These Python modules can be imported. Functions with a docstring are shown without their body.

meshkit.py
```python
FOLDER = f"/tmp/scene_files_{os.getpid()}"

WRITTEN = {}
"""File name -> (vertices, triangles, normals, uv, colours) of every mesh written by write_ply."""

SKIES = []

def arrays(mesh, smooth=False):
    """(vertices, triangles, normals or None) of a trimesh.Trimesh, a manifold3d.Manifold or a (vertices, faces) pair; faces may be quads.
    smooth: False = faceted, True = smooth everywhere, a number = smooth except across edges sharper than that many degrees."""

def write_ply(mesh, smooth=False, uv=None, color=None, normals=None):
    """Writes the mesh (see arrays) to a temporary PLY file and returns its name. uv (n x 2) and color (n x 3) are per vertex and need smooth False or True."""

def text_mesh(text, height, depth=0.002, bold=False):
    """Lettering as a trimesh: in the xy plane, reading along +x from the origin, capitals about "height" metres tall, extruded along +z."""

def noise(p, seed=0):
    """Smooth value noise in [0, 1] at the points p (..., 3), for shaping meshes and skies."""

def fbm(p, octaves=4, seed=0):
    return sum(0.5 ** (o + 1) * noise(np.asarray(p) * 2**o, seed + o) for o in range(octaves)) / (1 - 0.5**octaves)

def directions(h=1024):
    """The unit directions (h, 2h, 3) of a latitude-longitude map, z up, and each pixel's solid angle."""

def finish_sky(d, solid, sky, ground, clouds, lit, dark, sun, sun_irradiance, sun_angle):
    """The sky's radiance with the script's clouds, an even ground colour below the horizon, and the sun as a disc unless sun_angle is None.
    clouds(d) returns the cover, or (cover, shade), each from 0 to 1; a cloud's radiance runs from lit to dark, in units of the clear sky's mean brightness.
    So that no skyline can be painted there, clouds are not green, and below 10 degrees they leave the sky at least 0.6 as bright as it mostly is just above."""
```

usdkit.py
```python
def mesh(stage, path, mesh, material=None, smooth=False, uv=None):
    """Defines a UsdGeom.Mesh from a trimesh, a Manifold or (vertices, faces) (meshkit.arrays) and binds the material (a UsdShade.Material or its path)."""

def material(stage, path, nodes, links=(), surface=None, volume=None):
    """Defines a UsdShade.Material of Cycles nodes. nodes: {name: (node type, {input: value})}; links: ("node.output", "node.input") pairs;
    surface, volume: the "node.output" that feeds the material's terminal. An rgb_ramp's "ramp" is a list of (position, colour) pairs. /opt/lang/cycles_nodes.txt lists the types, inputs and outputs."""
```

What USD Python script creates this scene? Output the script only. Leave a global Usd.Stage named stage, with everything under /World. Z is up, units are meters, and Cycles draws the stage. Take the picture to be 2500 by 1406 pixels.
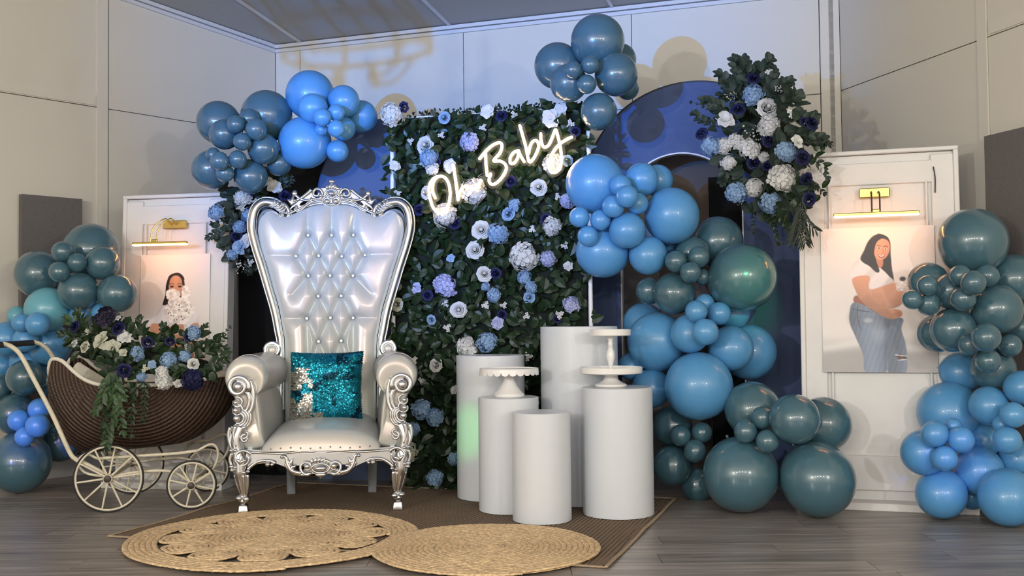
import math, random
import numpy as np
import trimesh, usdkit, meshkit
from shapely.geometry import Polygon, box as sbox, Point
from pxr import Usd, UsdGeom, UsdLux, Gf, Sdf

stage = Usd.Stage.CreateInMemory()
UsdGeom.SetStageUpAxis(stage, UsdGeom.Tokens.z)
UsdGeom.SetStageMetersPerUnit(stage, 1.0)
UsdGeom.Xform.Define(stage, '/World')
stage.SetDefaultPrim(stage.GetPrimAtPath('/World'))
rng = np.random.default_rng(7)
PI = math.pi

# ------------------------------------------------------------------ camera
F_PX, EYE, PITCH, ROLL = 2500.0, np.array([0.0, 0.0, 1.0]), math.atan(82 / 2500), math.radians(0.6)
FWD = np.array([0, math.cos(PITCH), math.sin(PITCH)])
_up = np.array([0, -math.sin(PITCH), math.cos(PITCH)])
_rt = np.array([1.0, 0, 0])
RT = _rt * math.cos(ROLL) - _up * math.sin(ROLL)
UP = _rt * math.sin(ROLL) + _up * math.cos(ROLL)
cam = UsdGeom.Camera.Define(stage, '/World/camera')
cam.CreateFocalLengthAttr(36.0); cam.CreateHorizontalApertureAttr(36.0); cam.CreateVerticalApertureAttr(36.0 * 1406 / 2500)
cam.CreateClippingRangeAttr(Gf.Vec2f(0.05, 100))
cam.CreateExposureAttr(-0.12)
M = np.eye(4); M[0, :3], M[1, :3], M[2, :3], M[3, :3] = RT, UP, -FWD, EYE
cam.AddTransformOp().Set(Gf.Matrix4d(*M.ravel().tolist()))

# ------------------------------------------------------------------ lights of the room
def sphere_light(name, loc, r, power, col, aim=None, cone=None, soft=0.3):
    l = UsdLux.SphereLight.Define(stage, '/World/' + name)
    l.CreateRadiusAttr(r); l.CreateIntensityAttr(power); l.CreateColorAttr(Gf.Vec3f(*col))
    x = UsdGeom.Xformable(l)
    if aim is None:
        x.AddTranslateOp().Set(Gf.Vec3d(*loc))
    else:
        z = np.array(loc, float) - np.array(aim, float); z /= np.linalg.norm(z)
        a = np.cross([0, 0, 1.0], z); a /= np.linalg.norm(a); b = np.cross(z, a)
        m = np.eye(4); m[0, :3], m[1, :3], m[2, :3], m[3, :3] = a, b, z, loc
        x.AddTransformOp().Set(Gf.Matrix4d(*m.ravel().tolist()))
        sh = UsdLux.ShapingAPI.Apply(l.GetPrim())
        sh.CreateShapingConeAngleAttr(cone); sh.CreateShapingConeSoftnessAttr(soft)
    return l

FLOOD = np.array([-2.55, 0.0, 1.72])
sphere_light('stage_flood_lamp', FLOOD, 0.032, 50000, (0.0, 0.27, 1.0), aim=(-0.15, 7.5, 3.35), cone=22.0, soft=0.9)
for i, (x, z, w) in enumerate([(-3.6, 2.05, 1800), (-2.0, 2.25, 320), (-0.9, 2.35, 320), (0.2, 2.35, 320), (1.3, 2.25, 340), (2.9, 2.05, 1150)]):
    sphere_light('room_lamp_%d' % (i + 1), (x, -1.6, z), 0.075, w * 1.04, (1.0, 0.98, 0.945))
# coloured party spots: green on the column and on the balloon garland, blue on the balloons at both ends and on the flower wall
sphere_light('green_party_spot_1', (-1.4, 1.2, 1.9), 0.03, 14000, (0.06, 1.0, 0.16), aim=(-0.27, 5.7, 0.40), cone=2.2, soft=0.9)
sphere_light('green_party_spot_2', (1.1, 1.2, 1.9), 0.03, 9000, (0.02, 1.0, 0.3), aim=(1.33, 5.6, 1.16), cone=3.4, soft=0.9)
sphere_light('blue_party_spot_1', (-3.3, 1.4, 0.6), 0.03, 16000, (0.02, 0.06, 1.0), aim=(-2.84, 6.05, 0.38), cone=3.0, soft=0.8)
sphere_light('blue_party_spot_2', (1.5, 1.2, 0.9), 0.03, 5000, (0.05, 0.16, 1.0), aim=(2.14, 5.0, 0.30), cone=3.6, soft=0.9)
sphere_light('blue_party_spot_3', (0.4, 1.2, 1.8), 0.03, 9000, (0.08, 0.2, 1.0), aim=(-0.42, 6.1, 1.2), cone=2.6, soft=0.8)

# ------------------------------------------------------------------ helpers
def direction(px, py):
    return FWD + (px - 1250) / F_PX * RT + (703 - py) / F_PX * UP
def P(px, py, Y):
    d = direction(px, py); return EYE + d * (Y / d[1])
def G(px, py, z=0.0):
    d = direction(px, py); return EYE + d * ((z - 1.0) / d[2])
def size_at(p):
    return float((np.asarray(p) - EYE) @ FWD) / F_PX      # metres per pixel there

_used = {}
def unique(parent, name):
    k = _used.setdefault(parent, {}); n = k.get(name, 0); k[name] = n + 1
    return name if n == 0 else '%s_%03d' % (name, n)
def tag(prim, label=None, cat=None, group=None, kind=None):
    for k, v in (('label', label), ('category', cat), ('group', group), ('kind', kind)):
        if v: prim.SetCustomDataByKey(k, v)
    return prim
def obj(name, mesh, mat, parent=None, label=None, cat=None, group=None, kind=None, smooth=False):
    par = parent.GetPath().pathString if parent is not None else '/World'
    m = usdkit.mesh(stage, par + '/' + unique(par, name), mesh, mat, smooth=smooth)
    UsdGeom.Gprim(m).CreateDoubleSidedAttr(True)
    return tag(m.GetPrim(), label, cat, group, kind)
def thing(name, label, cat, loc=(0, 0, 0), rz=0.0, group=None, kind=None):
    x = UsdGeom.Xform.Define(stage, '/World/' + unique('/World', name))
    x.AddTranslateOp().Set(Gf.Vec3d(*map(float, loc)))
    if rz: x.AddRotateZOp().Set(float(rz))
    return tag(x.GetPrim(), label, cat, group, kind)

def cat(meshes):
    vs, fs, n = [], [], 0
    for m in meshes:
        v, f = (m.vertices, m.faces) if hasattr(m, 'faces') else m
        vs.append(np.asarray(v, float)); fs.append(np.asarray(f, int) + n); n += len(v)
    return np.vstack(vs), np.vstack(fs)
def fix(m):
    v, f = m
    a, b, c = v[f[:, 0]], v[f[:, 1]], v[f[:, 2]]
    return (v, f[:, ::-1]) if np.einsum('ij,ij->i', a, np.cross(b, c)).sum() < 0 else m
def move(m, t): return (np.asarray(m[0]) + np.asarray(t, float), m[1])
def mirror(m): return (np.asarray(m[0]) * [-1, 1, 1], np.asarray(m[1])[:, ::-1])
def rotz(m, a):
    c, s = math.cos(a), math.sin(a); return (m[0] @ np.array([[c, s, 0], [-s, c, 0], [0, 0, 1]]), m[1])
def rotx(m, a):
    c, s = math.cos(a), math.sin(a); return (m[0] @ np.array([[1, 0, 0], [0, c, s], [0, -s, c]]), m[1])
def frame(z, up=(0, 0, 1)):
    z = np.asarray(z, float); z = z / np.linalg.norm(z)
    x = np.cross(up, z)
    if np.linalg.norm(x) < 1e-4: x = np.cross((1, 0.3, 0), z)
    x /= np.linalg.norm(x); return np.stack([x, np.cross(z, x), z])
def place(m, loc, z, up=(0, 0, 1), spin=0.0, s=1.0):
    v = np.asarray(m[0]) * s
    if spin: v = rotz((v, None), spin)[0]
    return (v @ frame(z, up) + np.asarray(loc), m[1])
def grid_faces(nu, nv, closed=False):
    i, j = np.meshgrid(np.arange(nu if closed else nu - 1), np.arange(nv - 1), indexing='ij')
    a = i * nv + j; b = ((i + 1) % nu) * nv + j
    q = np.stack([a, b, b + 1, a + 1], -1).reshape(-1, 4)
    return np.vstack([q[:, [0, 1, 2]], q[:, [0, 2, 3]]])
_bx = None
def box(cx, cy, cz, sx, sy, sz, b=0.004):
    global _bx
    s = np.array([sx, sy, sz]) / 2; b = min(b, s.min() * 0.45)
    sg = np.array([(x, y, z) for x in (-1, 1) for y in (-1, 1) for z in (-1, 1)], float)
    if _bx is None:
        pts = np.vstack([np.where(np.arange(3) == k, sg, sg * 0.8) for k in range(3)])
        h = trimesh.Trimesh(pts, trimesh.convex.convex_hull(pts, qhull_options='QbB Pp QJ').faces, process=False) if False else None
        from scipy.spatial import ConvexHull
        hu = ConvexHull(pts, qhull_options='QJ'); f = hu.simplices.copy()
        n = np.cross(pts[f[:, 1]] - pts[f[:, 0]], pts[f[:, 2]] - pts[f[:, 0]])
        w = (n * pts[f].mean(1)).sum(1) < 0; f[w] = f[w][:, ::-1]; _bx = f
    v = np.vstack([np.where(np.arange(3) == k, sg * s, sg * (s - b)) for k in range(3)])
    return (v + [cx, cy, cz], _bx.copy())
def catmull(pts, m=8, closed=False):
    p = np.asarray(pts, float)
    q = np.vstack([p[-1], p, p[0], p[1]]) if closed else np.vstack([2 * p[0] - p[1], p, 2 * p[-1] - p[-2]])
    out = []
    for i in range(len(q) - 3):
        t = np.linspace(0, 1, m, endpoint=False)[:, None]
        a, b, c, d = q[i:i + 4]
        out.append(0.5 * (2 * b + (c - a) * t + (2 * a - 5 * b + 4 * c - d) * t**2 + (3 * b - a - 3 * c + d) * t**3))
    out = np.vstack(out)
    return out if closed else np.vstack([out, p[-1]])
def tube(path, r, n=8, closed=False, flat=1.0, up=None):
    """A swept tube; r a number or one per point; flat squeezes the section along the path's second normal."""
    p = np.asarray(path, float); k = len(p); r = np.broadcast_to(np.asarray(r, float), k)
    t = np.roll(p, -1, 0) - np.roll(p, 1, 0) if closed else np.gradient(p, axis=0)
    t /= np.maximum(np.linalg.norm(t, axis=1, keepdims=True), 1e-12)
    if up is not None:
        a = np.cross(np.broadcast_to(np.asarray(up, float), t.shape), t)
        a /= np.maximum(np.linalg.norm(a, axis=1, keepdims=True), 1e-9)
    else:
        a = np.zeros_like(t); x = np.cross(t[0], [0.12, 0.3, 0.95]); x /= np.linalg.norm(x)
        for i in range(k):
            x = x - t[i] * (x @ t[i]); x /= max(np.linalg.norm(x), 1e-9); a[i] = x
    b = np.cross(t, a)
    th = np.linspace(0, 2 * PI, n, endpoint=False)
    v = p[:, None] + r[:, None, None] * (np.cos(th)[None, :, None] * a[:, None] + flat * np.sin(th)[None, :, None] * b[:, None])
    i, j = np.meshgrid(np.arange(k if closed else k - 1), np.arange(n), indexing='ij')
    A, B = i * n + j, i * n + (j + 1) % n; C, D = ((i + 1) % k) * n + j, ((i + 1) % k) * n + (j + 1) % n
    q = np.stack([A, B, D, C], -1).reshape(-1, 4)
    f = np.vstack([q[:, [0, 1, 2]], q[:, [0, 2, 3]]]); v = v.reshape(-1, 3)
    if not closed:
        v = np.vstack([v, p[0], p[-1]]); e = len(v); j = np.arange(n); l = (k - 1) * n
        f = np.vstack([f, np.stack([np.full(n, e - 2), (j + 1) % n, j], 1), np.stack([np.full(n, e - 1), l + j, l + (j + 1) % n], 1)])
    return (v, f)
def lathe(profile, n=32, capped=True):
    p = np.asarray(profile, float); th = np.linspace(0, 2 * PI, n, endpoint=False)
    v = np.stack([p[None, :, 0] * np.cos(th)[:, None], p[None, :, 0] * np.sin(th)[:, None], np.broadcast_to(p[None, :, 1], (n, len(p)))], -1)
    return fix((v.reshape(-1, 3), grid_faces(n, len(p), True)))
def extrude(poly, depth):
    """Polygon(s) in (x, z) pushed along +y by depth, from y = 0."""
    out = []
    for g in getattr(poly, 'geoms', [poly]):
        if g.is_empty or g.area < 1e-7: continue
        m = trimesh.creation.extrude_polygon(g, depth, engine='earcut')
        out.append(fix((np.asarray(m.vertices)[:, [0, 2, 1]], np.asarray(m.faces))))
    return cat(out)
def carved(poly, depth, step=0.006, rise=0.006, y=0.0):
    """A moulded slab: the polygon with narrower layers standing proud of its front (-y)."""
    ms = [move(extrude(poly, depth), (0, y, 0))]
    for k in (1, 2):
        q = poly.buffer(-step * k)
        if not q.is_empty and q.area > 1e-5: ms.append(move(extrude(q, depth + rise * k), (0, y - rise * k, 0)))
    return cat(ms)
def ball(c, r, n=12):
    t = np.linspace(0, PI, n // 2 + 2)
    m = lathe(np.stack([np.sin(t), np.cos(t)], 1), n)
    return (m[0] * np.asarray(r, float) + np.asarray(c, float), m[1])
def smoothstep(x, a=0.0, b=1.0):
    t = np.clip((x - a) / (b - a), 0, 1); return t * t * (3 - 2 * t)

# ------------------------------------------------------------------ materials
_n = [0]
def srgb(r, g, b):
    c = np.array([r, g, b]) / 255.0
    return tuple(np.where(c <= 0.04045, c / 12.92, ((c + 0.055) / 1.055) ** 2.4))
def mat(name, col, rough=0.5, var=0.0, noise=None, bump=None, metallic=0.0, **kw):
    """Principled colour; var: brightness spread from object to object; noise: (scale, amount) grain; bump: (scale, strength, distance)."""
    nodes = {'p': ('principled_bsdf', dict(base_color=col, roughness=rough, metallic=metallic, **kw))}; links = []
    src = None
    if noise:
        nodes['tc'] = ('texture_coordinate', {}); nodes['n'] = ('noise_texture', dict(scale=noise[0], detail=4.0))
        nodes['nr'] = ('map_range', dict(from_min=0.3, from_max=0.7, to_min=1 - noise[1], to_max=1 + noise[1]))
        links += [('tc.object', 'n.vector'), ('n.fac', 'nr.value')]; src = 'nr.result'
    if var:
        nodes['oi'] = ('object_info', {}); nodes['vr'] = ('map_range', dict(from_min=0.0, from_max=1.0, to_min=1 - var, to_max=1 + var))
        links.append(('oi.random', 'vr.value'))
        if src:
            nodes['mm'] = ('math', dict(math_type='multiply')); links += [(src, 'mm.value1'), ('vr.result', 'mm.value2')]; src = 'mm.value'
        else: src = 'vr.result'
    if src:
        nodes['h'] = ('hsv', dict(color=col)); links += [(src, 'h.value'), ('h.color', 'p.base_color')]
    if bump:
        nodes['tb'] = ('texture_coordinate', {}); nodes['bn'] = ('noise_texture', dict(scale=bump[0], detail=3.0)); nodes['b'] = ('bump', dict(strength=bump[1], distance=bump[2]))
        links += [('tb.object', 'bn.vector'), ('bn.fac', 'b.height'), ('b.normal', 'p.normal')]
    return usdkit.material(stage, '/World/Looks/' + name, nodes, links, surface='p.BSDF')
def emit(name, col, strength):
    return usdkit.material(stage, '/World/Looks/' + name, {'e': ('emission', dict(color=col, strength=strength))}, [], surface='e.emission')
def leafmat(name, col, tcol, rough=0.45, var=0.35, tr=0.22):
    nodes = {'p': ('principled_bsdf', dict(base_color=col, roughness=rough)), 't': ('translucent_bsdf', dict(color=tcol)), 'm': ('mix_closure', dict(fac=tr)),
             'oi': ('object_info', {}), 'tc': ('geometry', {}), 'n': ('noise_texture', dict(scale=14.0, detail=2.0)), 'a': ('math', dict(math_type='add')),
             'vr': ('map_range', dict(from_min=0.3, from_max=1.6, to_min=1 - var, to_max=1 + var)), 'h': ('hsv', dict(color=col))}
    links = [('tc.position', 'n.vector'), ('n.fac', 'a.value1'), ('tc.random_per_island', 'a.value2'), ('a.value', 'vr.value'), ('vr.result', 'h.value'), ('h.color', 'p.base_color'), ('p.BSDF', 'm.closure1'), ('t.BSDF', 'm.closure2')]
    return usdkit.material(stage, '/World/Looks/' + name, nodes, links, surface='m.closure')

M = {}
M['wall'] = mat('wall_paint', (0.66, 0.62, 0.54), 0.6, bump=(180.0, 0.05, 0.002))
M['ceiling'] = mat('ceiling_paint', (0.39, 0.37, 0.34), 0.7)
M['trim'] = mat('trim_paint', (0.62, 0.62, 0.63), 0.45)
M['batten'] = mat('batten_paint', (0.67, 0.63, 0.55), 0.6)
M['joint'] = mat('joint_shadow_board', (0.16, 0.15, 0.15), 0.8)
M['board'] = mat('grey_board', (0.13, 0.12, 0.115), 0.8, noise=(60.0, 0.08))
M['white_panel'] = mat('white_panel_paint', (0.70, 0.69, 0.68), 0.4, noise=(6.0, 0.03))
M['post_grey'] = mat('grey_post', (0.22, 0.21, 0.2), 0.5)
M['arch_blue'] = mat('blue_stretch_fabric', (0.036, 0.072, 0.205), 0.55, bump=(400.0, 0.15, 0.001), sheen_weight=0.3)
M['arch_blue2'] = mat('slate_blue_fabric', (0.075, 0.115, 0.235), 0.5, bump=(400.0, 0.15, 0.001), sheen_weight=0.3)
M['arch_edge'] = mat('white_piping', (0.75, 0.76, 0.78), 0.4)
M['arch_dark'] = mat('navy_edge_band', (0.008, 0.012, 0.03), 0.5)
M['black'] = mat('black_velvet', (0.004, 0.004, 0.005), 0.9)
M['pipe'] = mat('white_pipe', (0.8, 0.8, 0.82), 0.3)
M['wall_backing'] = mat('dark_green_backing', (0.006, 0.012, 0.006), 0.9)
M['silver'] = mat('silver_leaf_paint', (0.70, 0.71, 0.73), 0.22, metallic=1.0, bump=(22.0, 0.05, 0.004))
M['pearl'] = mat('pearl_leatherette', (0.60, 0.59, 0.57), 0.3, metallic=0.18, bump=(260.0, 0.06, 0.001), coat_weight=0.35, coat_roughness=0.2, thin_film_thickness=420.0, thin_film_ior=1.4)
M['crystal'] = mat('crystal_glass', (0.72, 0.74, 0.78), 0.05, metallic=0.9)
M['nail'] = mat('chrome_nail', (0.35, 0.35, 0.37), 0.2, metallic=1.0)
M['leg_grey'] = mat('grey_leg_paint', (0.17, 0.18, 0.2), 0.5)
M['pedestal'] = mat('white_satin_pedestal', (0.65, 0.68, 0.73), 0.3)
M['gloss'] = mat('white_enamel', (0.84, 0.83, 0.82), 0.3, coat_weight=0.3)
M['wicker'] = usdkit.material(stage, '/World/Looks/brown_wicker', {
    'tc': ('texture_coordinate', {}), 'mp': ('mapping', dict(location=(0.12, 0.0, -0.78))), 'w': ('wave_texture', dict(wave_type='rings', rings_direction='y', scale=16.0, distortion=0.6, detail=1.0)),
    'w2': ('wave_texture', dict(wave_type='bands', bands_direction='diagonal', scale=45.0, distortion=0.5)), 'mx': ('math', dict(math_type='multiply_add', value2=0.35)),
    'r': ('rgb_ramp', dict(ramp=[(0.0, (0.012, 0.006, 0.004)), (0.5, (0.050, 0.024, 0.014)), (1.0, (0.092, 0.046, 0.026))])), 'b': ('bump', dict(strength=0.9, distance=0.006)), 'p': ('principled_bsdf', dict(roughness=0.55))},
    [('tc.object', 'mp.vector'), ('mp.vector', 'w.vector'), ('tc.object', 'w2.vector'), ('w2.fac', 'mx.value1'), ('w.fac', 'mx.value3'), ('w.fac', 'r.fac'), ('mx.value', 'b.height'), ('r.color', 'p.base_color'), ('b.normal', 'p.normal')], surface='p.BSDF')
M['cream'] = mat('cream_metal_paint', (0.66, 0.60, 0.46), 0.4, noise=(25.0, 0.12))
M['rubber'] = mat('black_rubber', (0.012, 0.011, 0.012), 0.6)
M['hub'] = mat('hub_brown', (0.05, 0.035, 0.03), 0.5)
M['lining'] = mat('cream_lining', (0.7, 0.66, 0.55), 0.8, bump=(90.0, 0.5, 0.004))
M['gold'] = mat('brushed_brass', (0.62, 0.45, 0.14), 0.3, metallic=0.9)
M['lamp_glow'] = emit('picture_lamp_led', (1.0, 0.37, 0.105), 23.0)
M['neon'] = usdkit.material(stage, '/World/Looks/neon_tube_glow', {'lw': ('layer_weight', dict(blend=0.35)), 'r': ('rgb_ramp', dict(ramp=[(0.0, (1.0, 0.74, 0.46)), (0.45, (1.0, 0.66, 0.34)), (1.0, (1.0, 0.50, 0.16))])),
    'st': ('map_range', dict(from_min=0.25, from_max=0.95, to_min=16.0, to_max=1.6)), 'e': ('emission', {})}, [('lw.facing', 'r.fac'), ('lw.facing', 'st.value'), ('r.color', 'e.color'), ('st.result', 'e.strength')], surface='e.emission')
M['acrylic'] = usdkit.material(stage, '/World/Looks/clear_acrylic', {'t': ('transparent_bsdf', dict(color=(0.96, 0.96, 0.95))), 'g': ('glossy_bsdf', dict(color=(1.0, 1.0, 1.0), roughness=0.05)), 'f': ('fresnel', dict(IOR=1.3)), 'm': ('mix_closure', {}), 'd': ('translucent_bsdf', dict(color=(0.9, 0.9, 0.88))), 'm2': ('mix_closure', dict(fac=0.07))},
                               [('f.fac', 'm.fac'), ('t.BSDF', 'm.closure1'), ('g.BSDF', 'm.closure2'), ('m.closure', 'm2.closure1'), ('d.BSDF', 'm2.closure2')], surface='m2.closure')
M['seq_teal'] = mat('teal_sequin', (0.01, 0.22, 0.32), 0.22, metallic=0.85)
M['seq_dark'] = mat('dark_sequin', (0.005, 0.05, 0.085), 0.25, metallic=0.85)
M['seq_silver'] = mat('silver_sequin', (0.55, 0.54, 0.5), 0.22, metallic=1.0)
M['pillow'] = mat('pillow_cloth', (0.012, 0.09, 0.13), 0.7)
M['hook'] = mat('dark_cord', (0.03, 0.025, 0.02), 0.5)
M['teal'] = mat('teal_balloon', (0.052, 0.125, 0.165), 0.22, var=0.08, coat_weight=0.8, coat_roughness=0.045)
M['sky'] = mat('sky_balloon', (0.088, 0.295, 0.57), 0.33, var=0.05, coat_weight=0.35, coat_roughness=0.07)
M['aqua'] = mat('aqua_balloon', (0.13, 0.38, 0.48), 0.33, var=0.05, coat_weight=0.35, coat_roughness=0.07)
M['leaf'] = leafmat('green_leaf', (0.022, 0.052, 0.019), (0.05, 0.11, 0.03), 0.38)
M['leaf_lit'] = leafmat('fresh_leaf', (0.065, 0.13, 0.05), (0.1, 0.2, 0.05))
M['euc'] = leafmat('eucalyptus_leaf', (0.040, 0.068, 0.050), (0.06, 0.1, 0.06), 0.55)
M['stem'] = mat('stem', (0.05, 0.07, 0.03), 0.7)
M['frond'] = leafmat('dark_frond', (0.016, 0.03, 0.018), (0.03, 0.05, 0.03))
M['white'] = leafmat('white_petal', (0.80, 0.80, 0.78), (0.7, 0.7, 0.68), 0.6, 0.06, 0.25)
M['ivory'] = leafmat('ivory_petal', (0.66, 0.66, 0.54), (0.6, 0.6, 0.45), 0.6, 0.08, 0.25)
M['navy'] = leafmat('navy_petal', (0.006, 0.009, 0.075), (0.008, 0.01, 0.09), 0.65, 0.25, 0.15)
M['ltblue'] = leafmat('light_blue_petal', (0.33, 0.50, 0.72), (0.3, 0.45, 0.7), 0.6, 0.12, 0.25)
M['lilac'] = leafmat('lilac_petal', (0.52, 0.56, 0.80), (0.45, 0.5, 0.75), 0.6, 0.1, 0.25)
M['midnight'] = leafmat('midnight_petal', (0.012, 0.008, 0.035), (0.01, 0.01, 0.04), 0.6, 0.2, 0.1)
M['jute'] = mat('jute', (0.70, 0.50, 0.285), 0.9, noise=(70.0, 0.35), bump=(160.0, 0.6, 0.004))
M['rug'] = mat('brown_flatweave', (0.185, 0.128, 0.082), 0.9, noise=(120.0, 0.3), bump=(250.0, 0.5, 0.003))
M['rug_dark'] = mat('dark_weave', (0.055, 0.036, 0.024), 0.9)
M['brown_cloth'] = mat('brown_cloth', (0.15, 0.115, 0.095), 0.8)
M['rug_edge'] = mat('tan_binding', (0.36, 0.27, 0.18), 0.9, noise=(90.0, 0.2))
M['wood'] = usdkit.material(stage, '/World/Looks/grey_vinyl_plank', {
    'tc': ('geometry', {}), 'oi': ('object_info', {}), 'off': ('vector_math', dict(math_type='multiply_add', vector2=(1.0, 1.0, 1.0))), 'cv': ('combine_xyz', {}), 'ml': ('math', dict(math_type='multiply', value2=37.0)),
    'mp': ('mapping', dict(scale=(1.1, 16.0, 1.0))), 'n': ('noise_texture', dict(scale=1.6, detail=6.0, roughness=0.6, distortion=0.5)),
    'r': ('rgb_ramp', dict(ramp=[(0.25, (0.105, 0.09, 0.08)), (0.48, (0.235, 0.207, 0.187)), (0.72, (0.38, 0.34, 0.31))])),
    'vr': ('map_range', dict(from_min=0.0, from_max=1.0, to_min=0.84, to_max=1.14)), 'h': ('hsv', {}), 'b': ('bump', dict(strength=0.12, distance=0.002)), 'p': ('principled_bsdf', dict(roughness=0.34))},
    [('oi.random', 'ml.value1'), ('ml.value', 'cv.x'), ('ml.value', 'cv.y'), ('tc.position', 'off.vector1'), ('cv.vector', 'off.vector3'), ('off.vector', 'mp.vector'), ('mp.vector', 'n.vector'), ('n.fac', 'r.fac'),
     ('r.color', 'h.color'), ('oi.random', 'vr.value'), ('vr.result', 'h.value'), ('h.color', 'p.base_color'), ('n.fac', 'b.height'), ('b.normal', 'p.normal')], surface='p.BSDF')
M['print'] = usdkit.material(stage, '/World/Looks/printed_photo', {'a': ('attribute', dict(attribute='ink')), 'p': ('principled_bsdf', dict(roughness=0.35))}, [('a.color', 'p.base_color')], surface='p.BSDF')

# ------------------------------------------------------------------ the room
CL, CR = np.array([-1.88, 8.16]), np.array([2.2, 6.76])
LEND, REND = CL + 4.0 * np.array([-0.653, -0.757]), CR + 9.0 * np.array([0.29, -0.957])
ROOM = [CL, CR, REND, np.array([REND[0], -3.4]), np.array([-5.2, -3.4]), np.array([-5.2, LEND[1] - 0.4]), LEND]
ROOM_POLY = Polygon(ROOM)
BACK_D = (CR - CL) / np.linalg.norm(CR - CL); BACK_N = np.array([BACK_D[1], -BACK_D[0]])
if BACK_N[1] > 0: BACK_N = -BACK_N
def ceil_z(p): return 3.235 + 0.10 * float((np.asarray(p)[:2] - CL) @ BACK_N)
class Wall:
    def __init__(s, a, b):
        s.a, s.d = np.asarray(a, float), (np.asarray(b) - a) / np.linalg.norm(np.asarray(b) - a); s.L = float(np.linalg.norm(np.asarray(b) - a))
        s.n = np.array([-s.d[1], s.d[0]])
        if not ROOM_POLY.contains(Point(*(s.a + s.d * s.L / 2 + s.n * 0.05))): s.n = -s.n
    def at_px(s, px, py=500):
        d = direction(px, py)[:2]; A = np.array([d, -s.d]).T
        return float(np.linalg.solve(A, s.a)[1])
    def solid(s, poly, t0, t1):
        """(s, z) polygon standing off the wall from t0 to t1."""
        v, f = extrude(poly, t1 - t0)
        w = np.zeros_like(v); w[:, :2] = s.a + v[:, :1] * s.d + (v[:, 1:2] + t0) * s.n; w[:, 2] = v[:, 2]
        return fix((w, f))
    def top(s, x): return ceil_z(s.a + s.d * x)
    def rect(s, s0, s1, z0, z1=None):
        a, b = (s.top(s0), s.top(s1)) if z1 is None else (z1, z1)
        return Polygon([(s0, z0), (s1, z0), (s1, b), (s0, a)])
WB, WL, WR = Wall(CL, CR), Wall(CL, LEND), Wall(CR, REND)
floor = thing('floor', 'grey wood-look vinyl plank floor', 'floor', kind='structure')
obj('subfloor', fix(rotx(extrude(Polygon([(x, -y) for x, y in ROOM]).buffer(0.15), 0.05), -PI / 2)), M['joint'], floor)
_v = None
def slab_xy(poly, z0, z1):
    out = []
    for g in getattr(poly, 'geoms', [poly]):
        if g.area < 1e-4: continue
        m = trimesh.creation.extrude_polygon(g, z1 - z0, engine='earcut'); out.append((np.asarray(m.vertices) + [0, 0, z0], np.asarray(m.faces)))
    return cat(out) if out else None
# rebuild the subfloor the plain way
stage.RemovePrim('/World/floor/subfloor'); _used['/World/floor'] = {}
obj('subfloor', slab_xy(ROOM_POLY.buffer(0.15), -0.06, -0.012), M['joint'], floor)
r_ = np.random.default_rng(3)
for k in range(31):
    y0 = 3.0 + 0.178 * k; x = -5.3 - r_.uniform(0, 1.2)
    while x < 4.6:
        q = sbox(x + 0.0012, y0 + 0.0012, x + 1.2188, y0 + 0.1768).intersection(ROOM_POLY.buffer(-0.003))
        x += 1.22
        near = abs(q.centroid.x) < 0.52 * (y0 + 0.1) + 0.65 if not q.is_empty else False
        if near and q.area > 0.004:
            obj('plank', slab_xy(q, -0.012, 0.0), M['wood'], floor)
rest = ROOM_POLY.buffer(-0.003).intersection(sbox(-9, -4, 9, 2.998))
obj('plain_floor', slab_xy(rest, -0.012, 0.0), M['wood'], floor)

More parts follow.
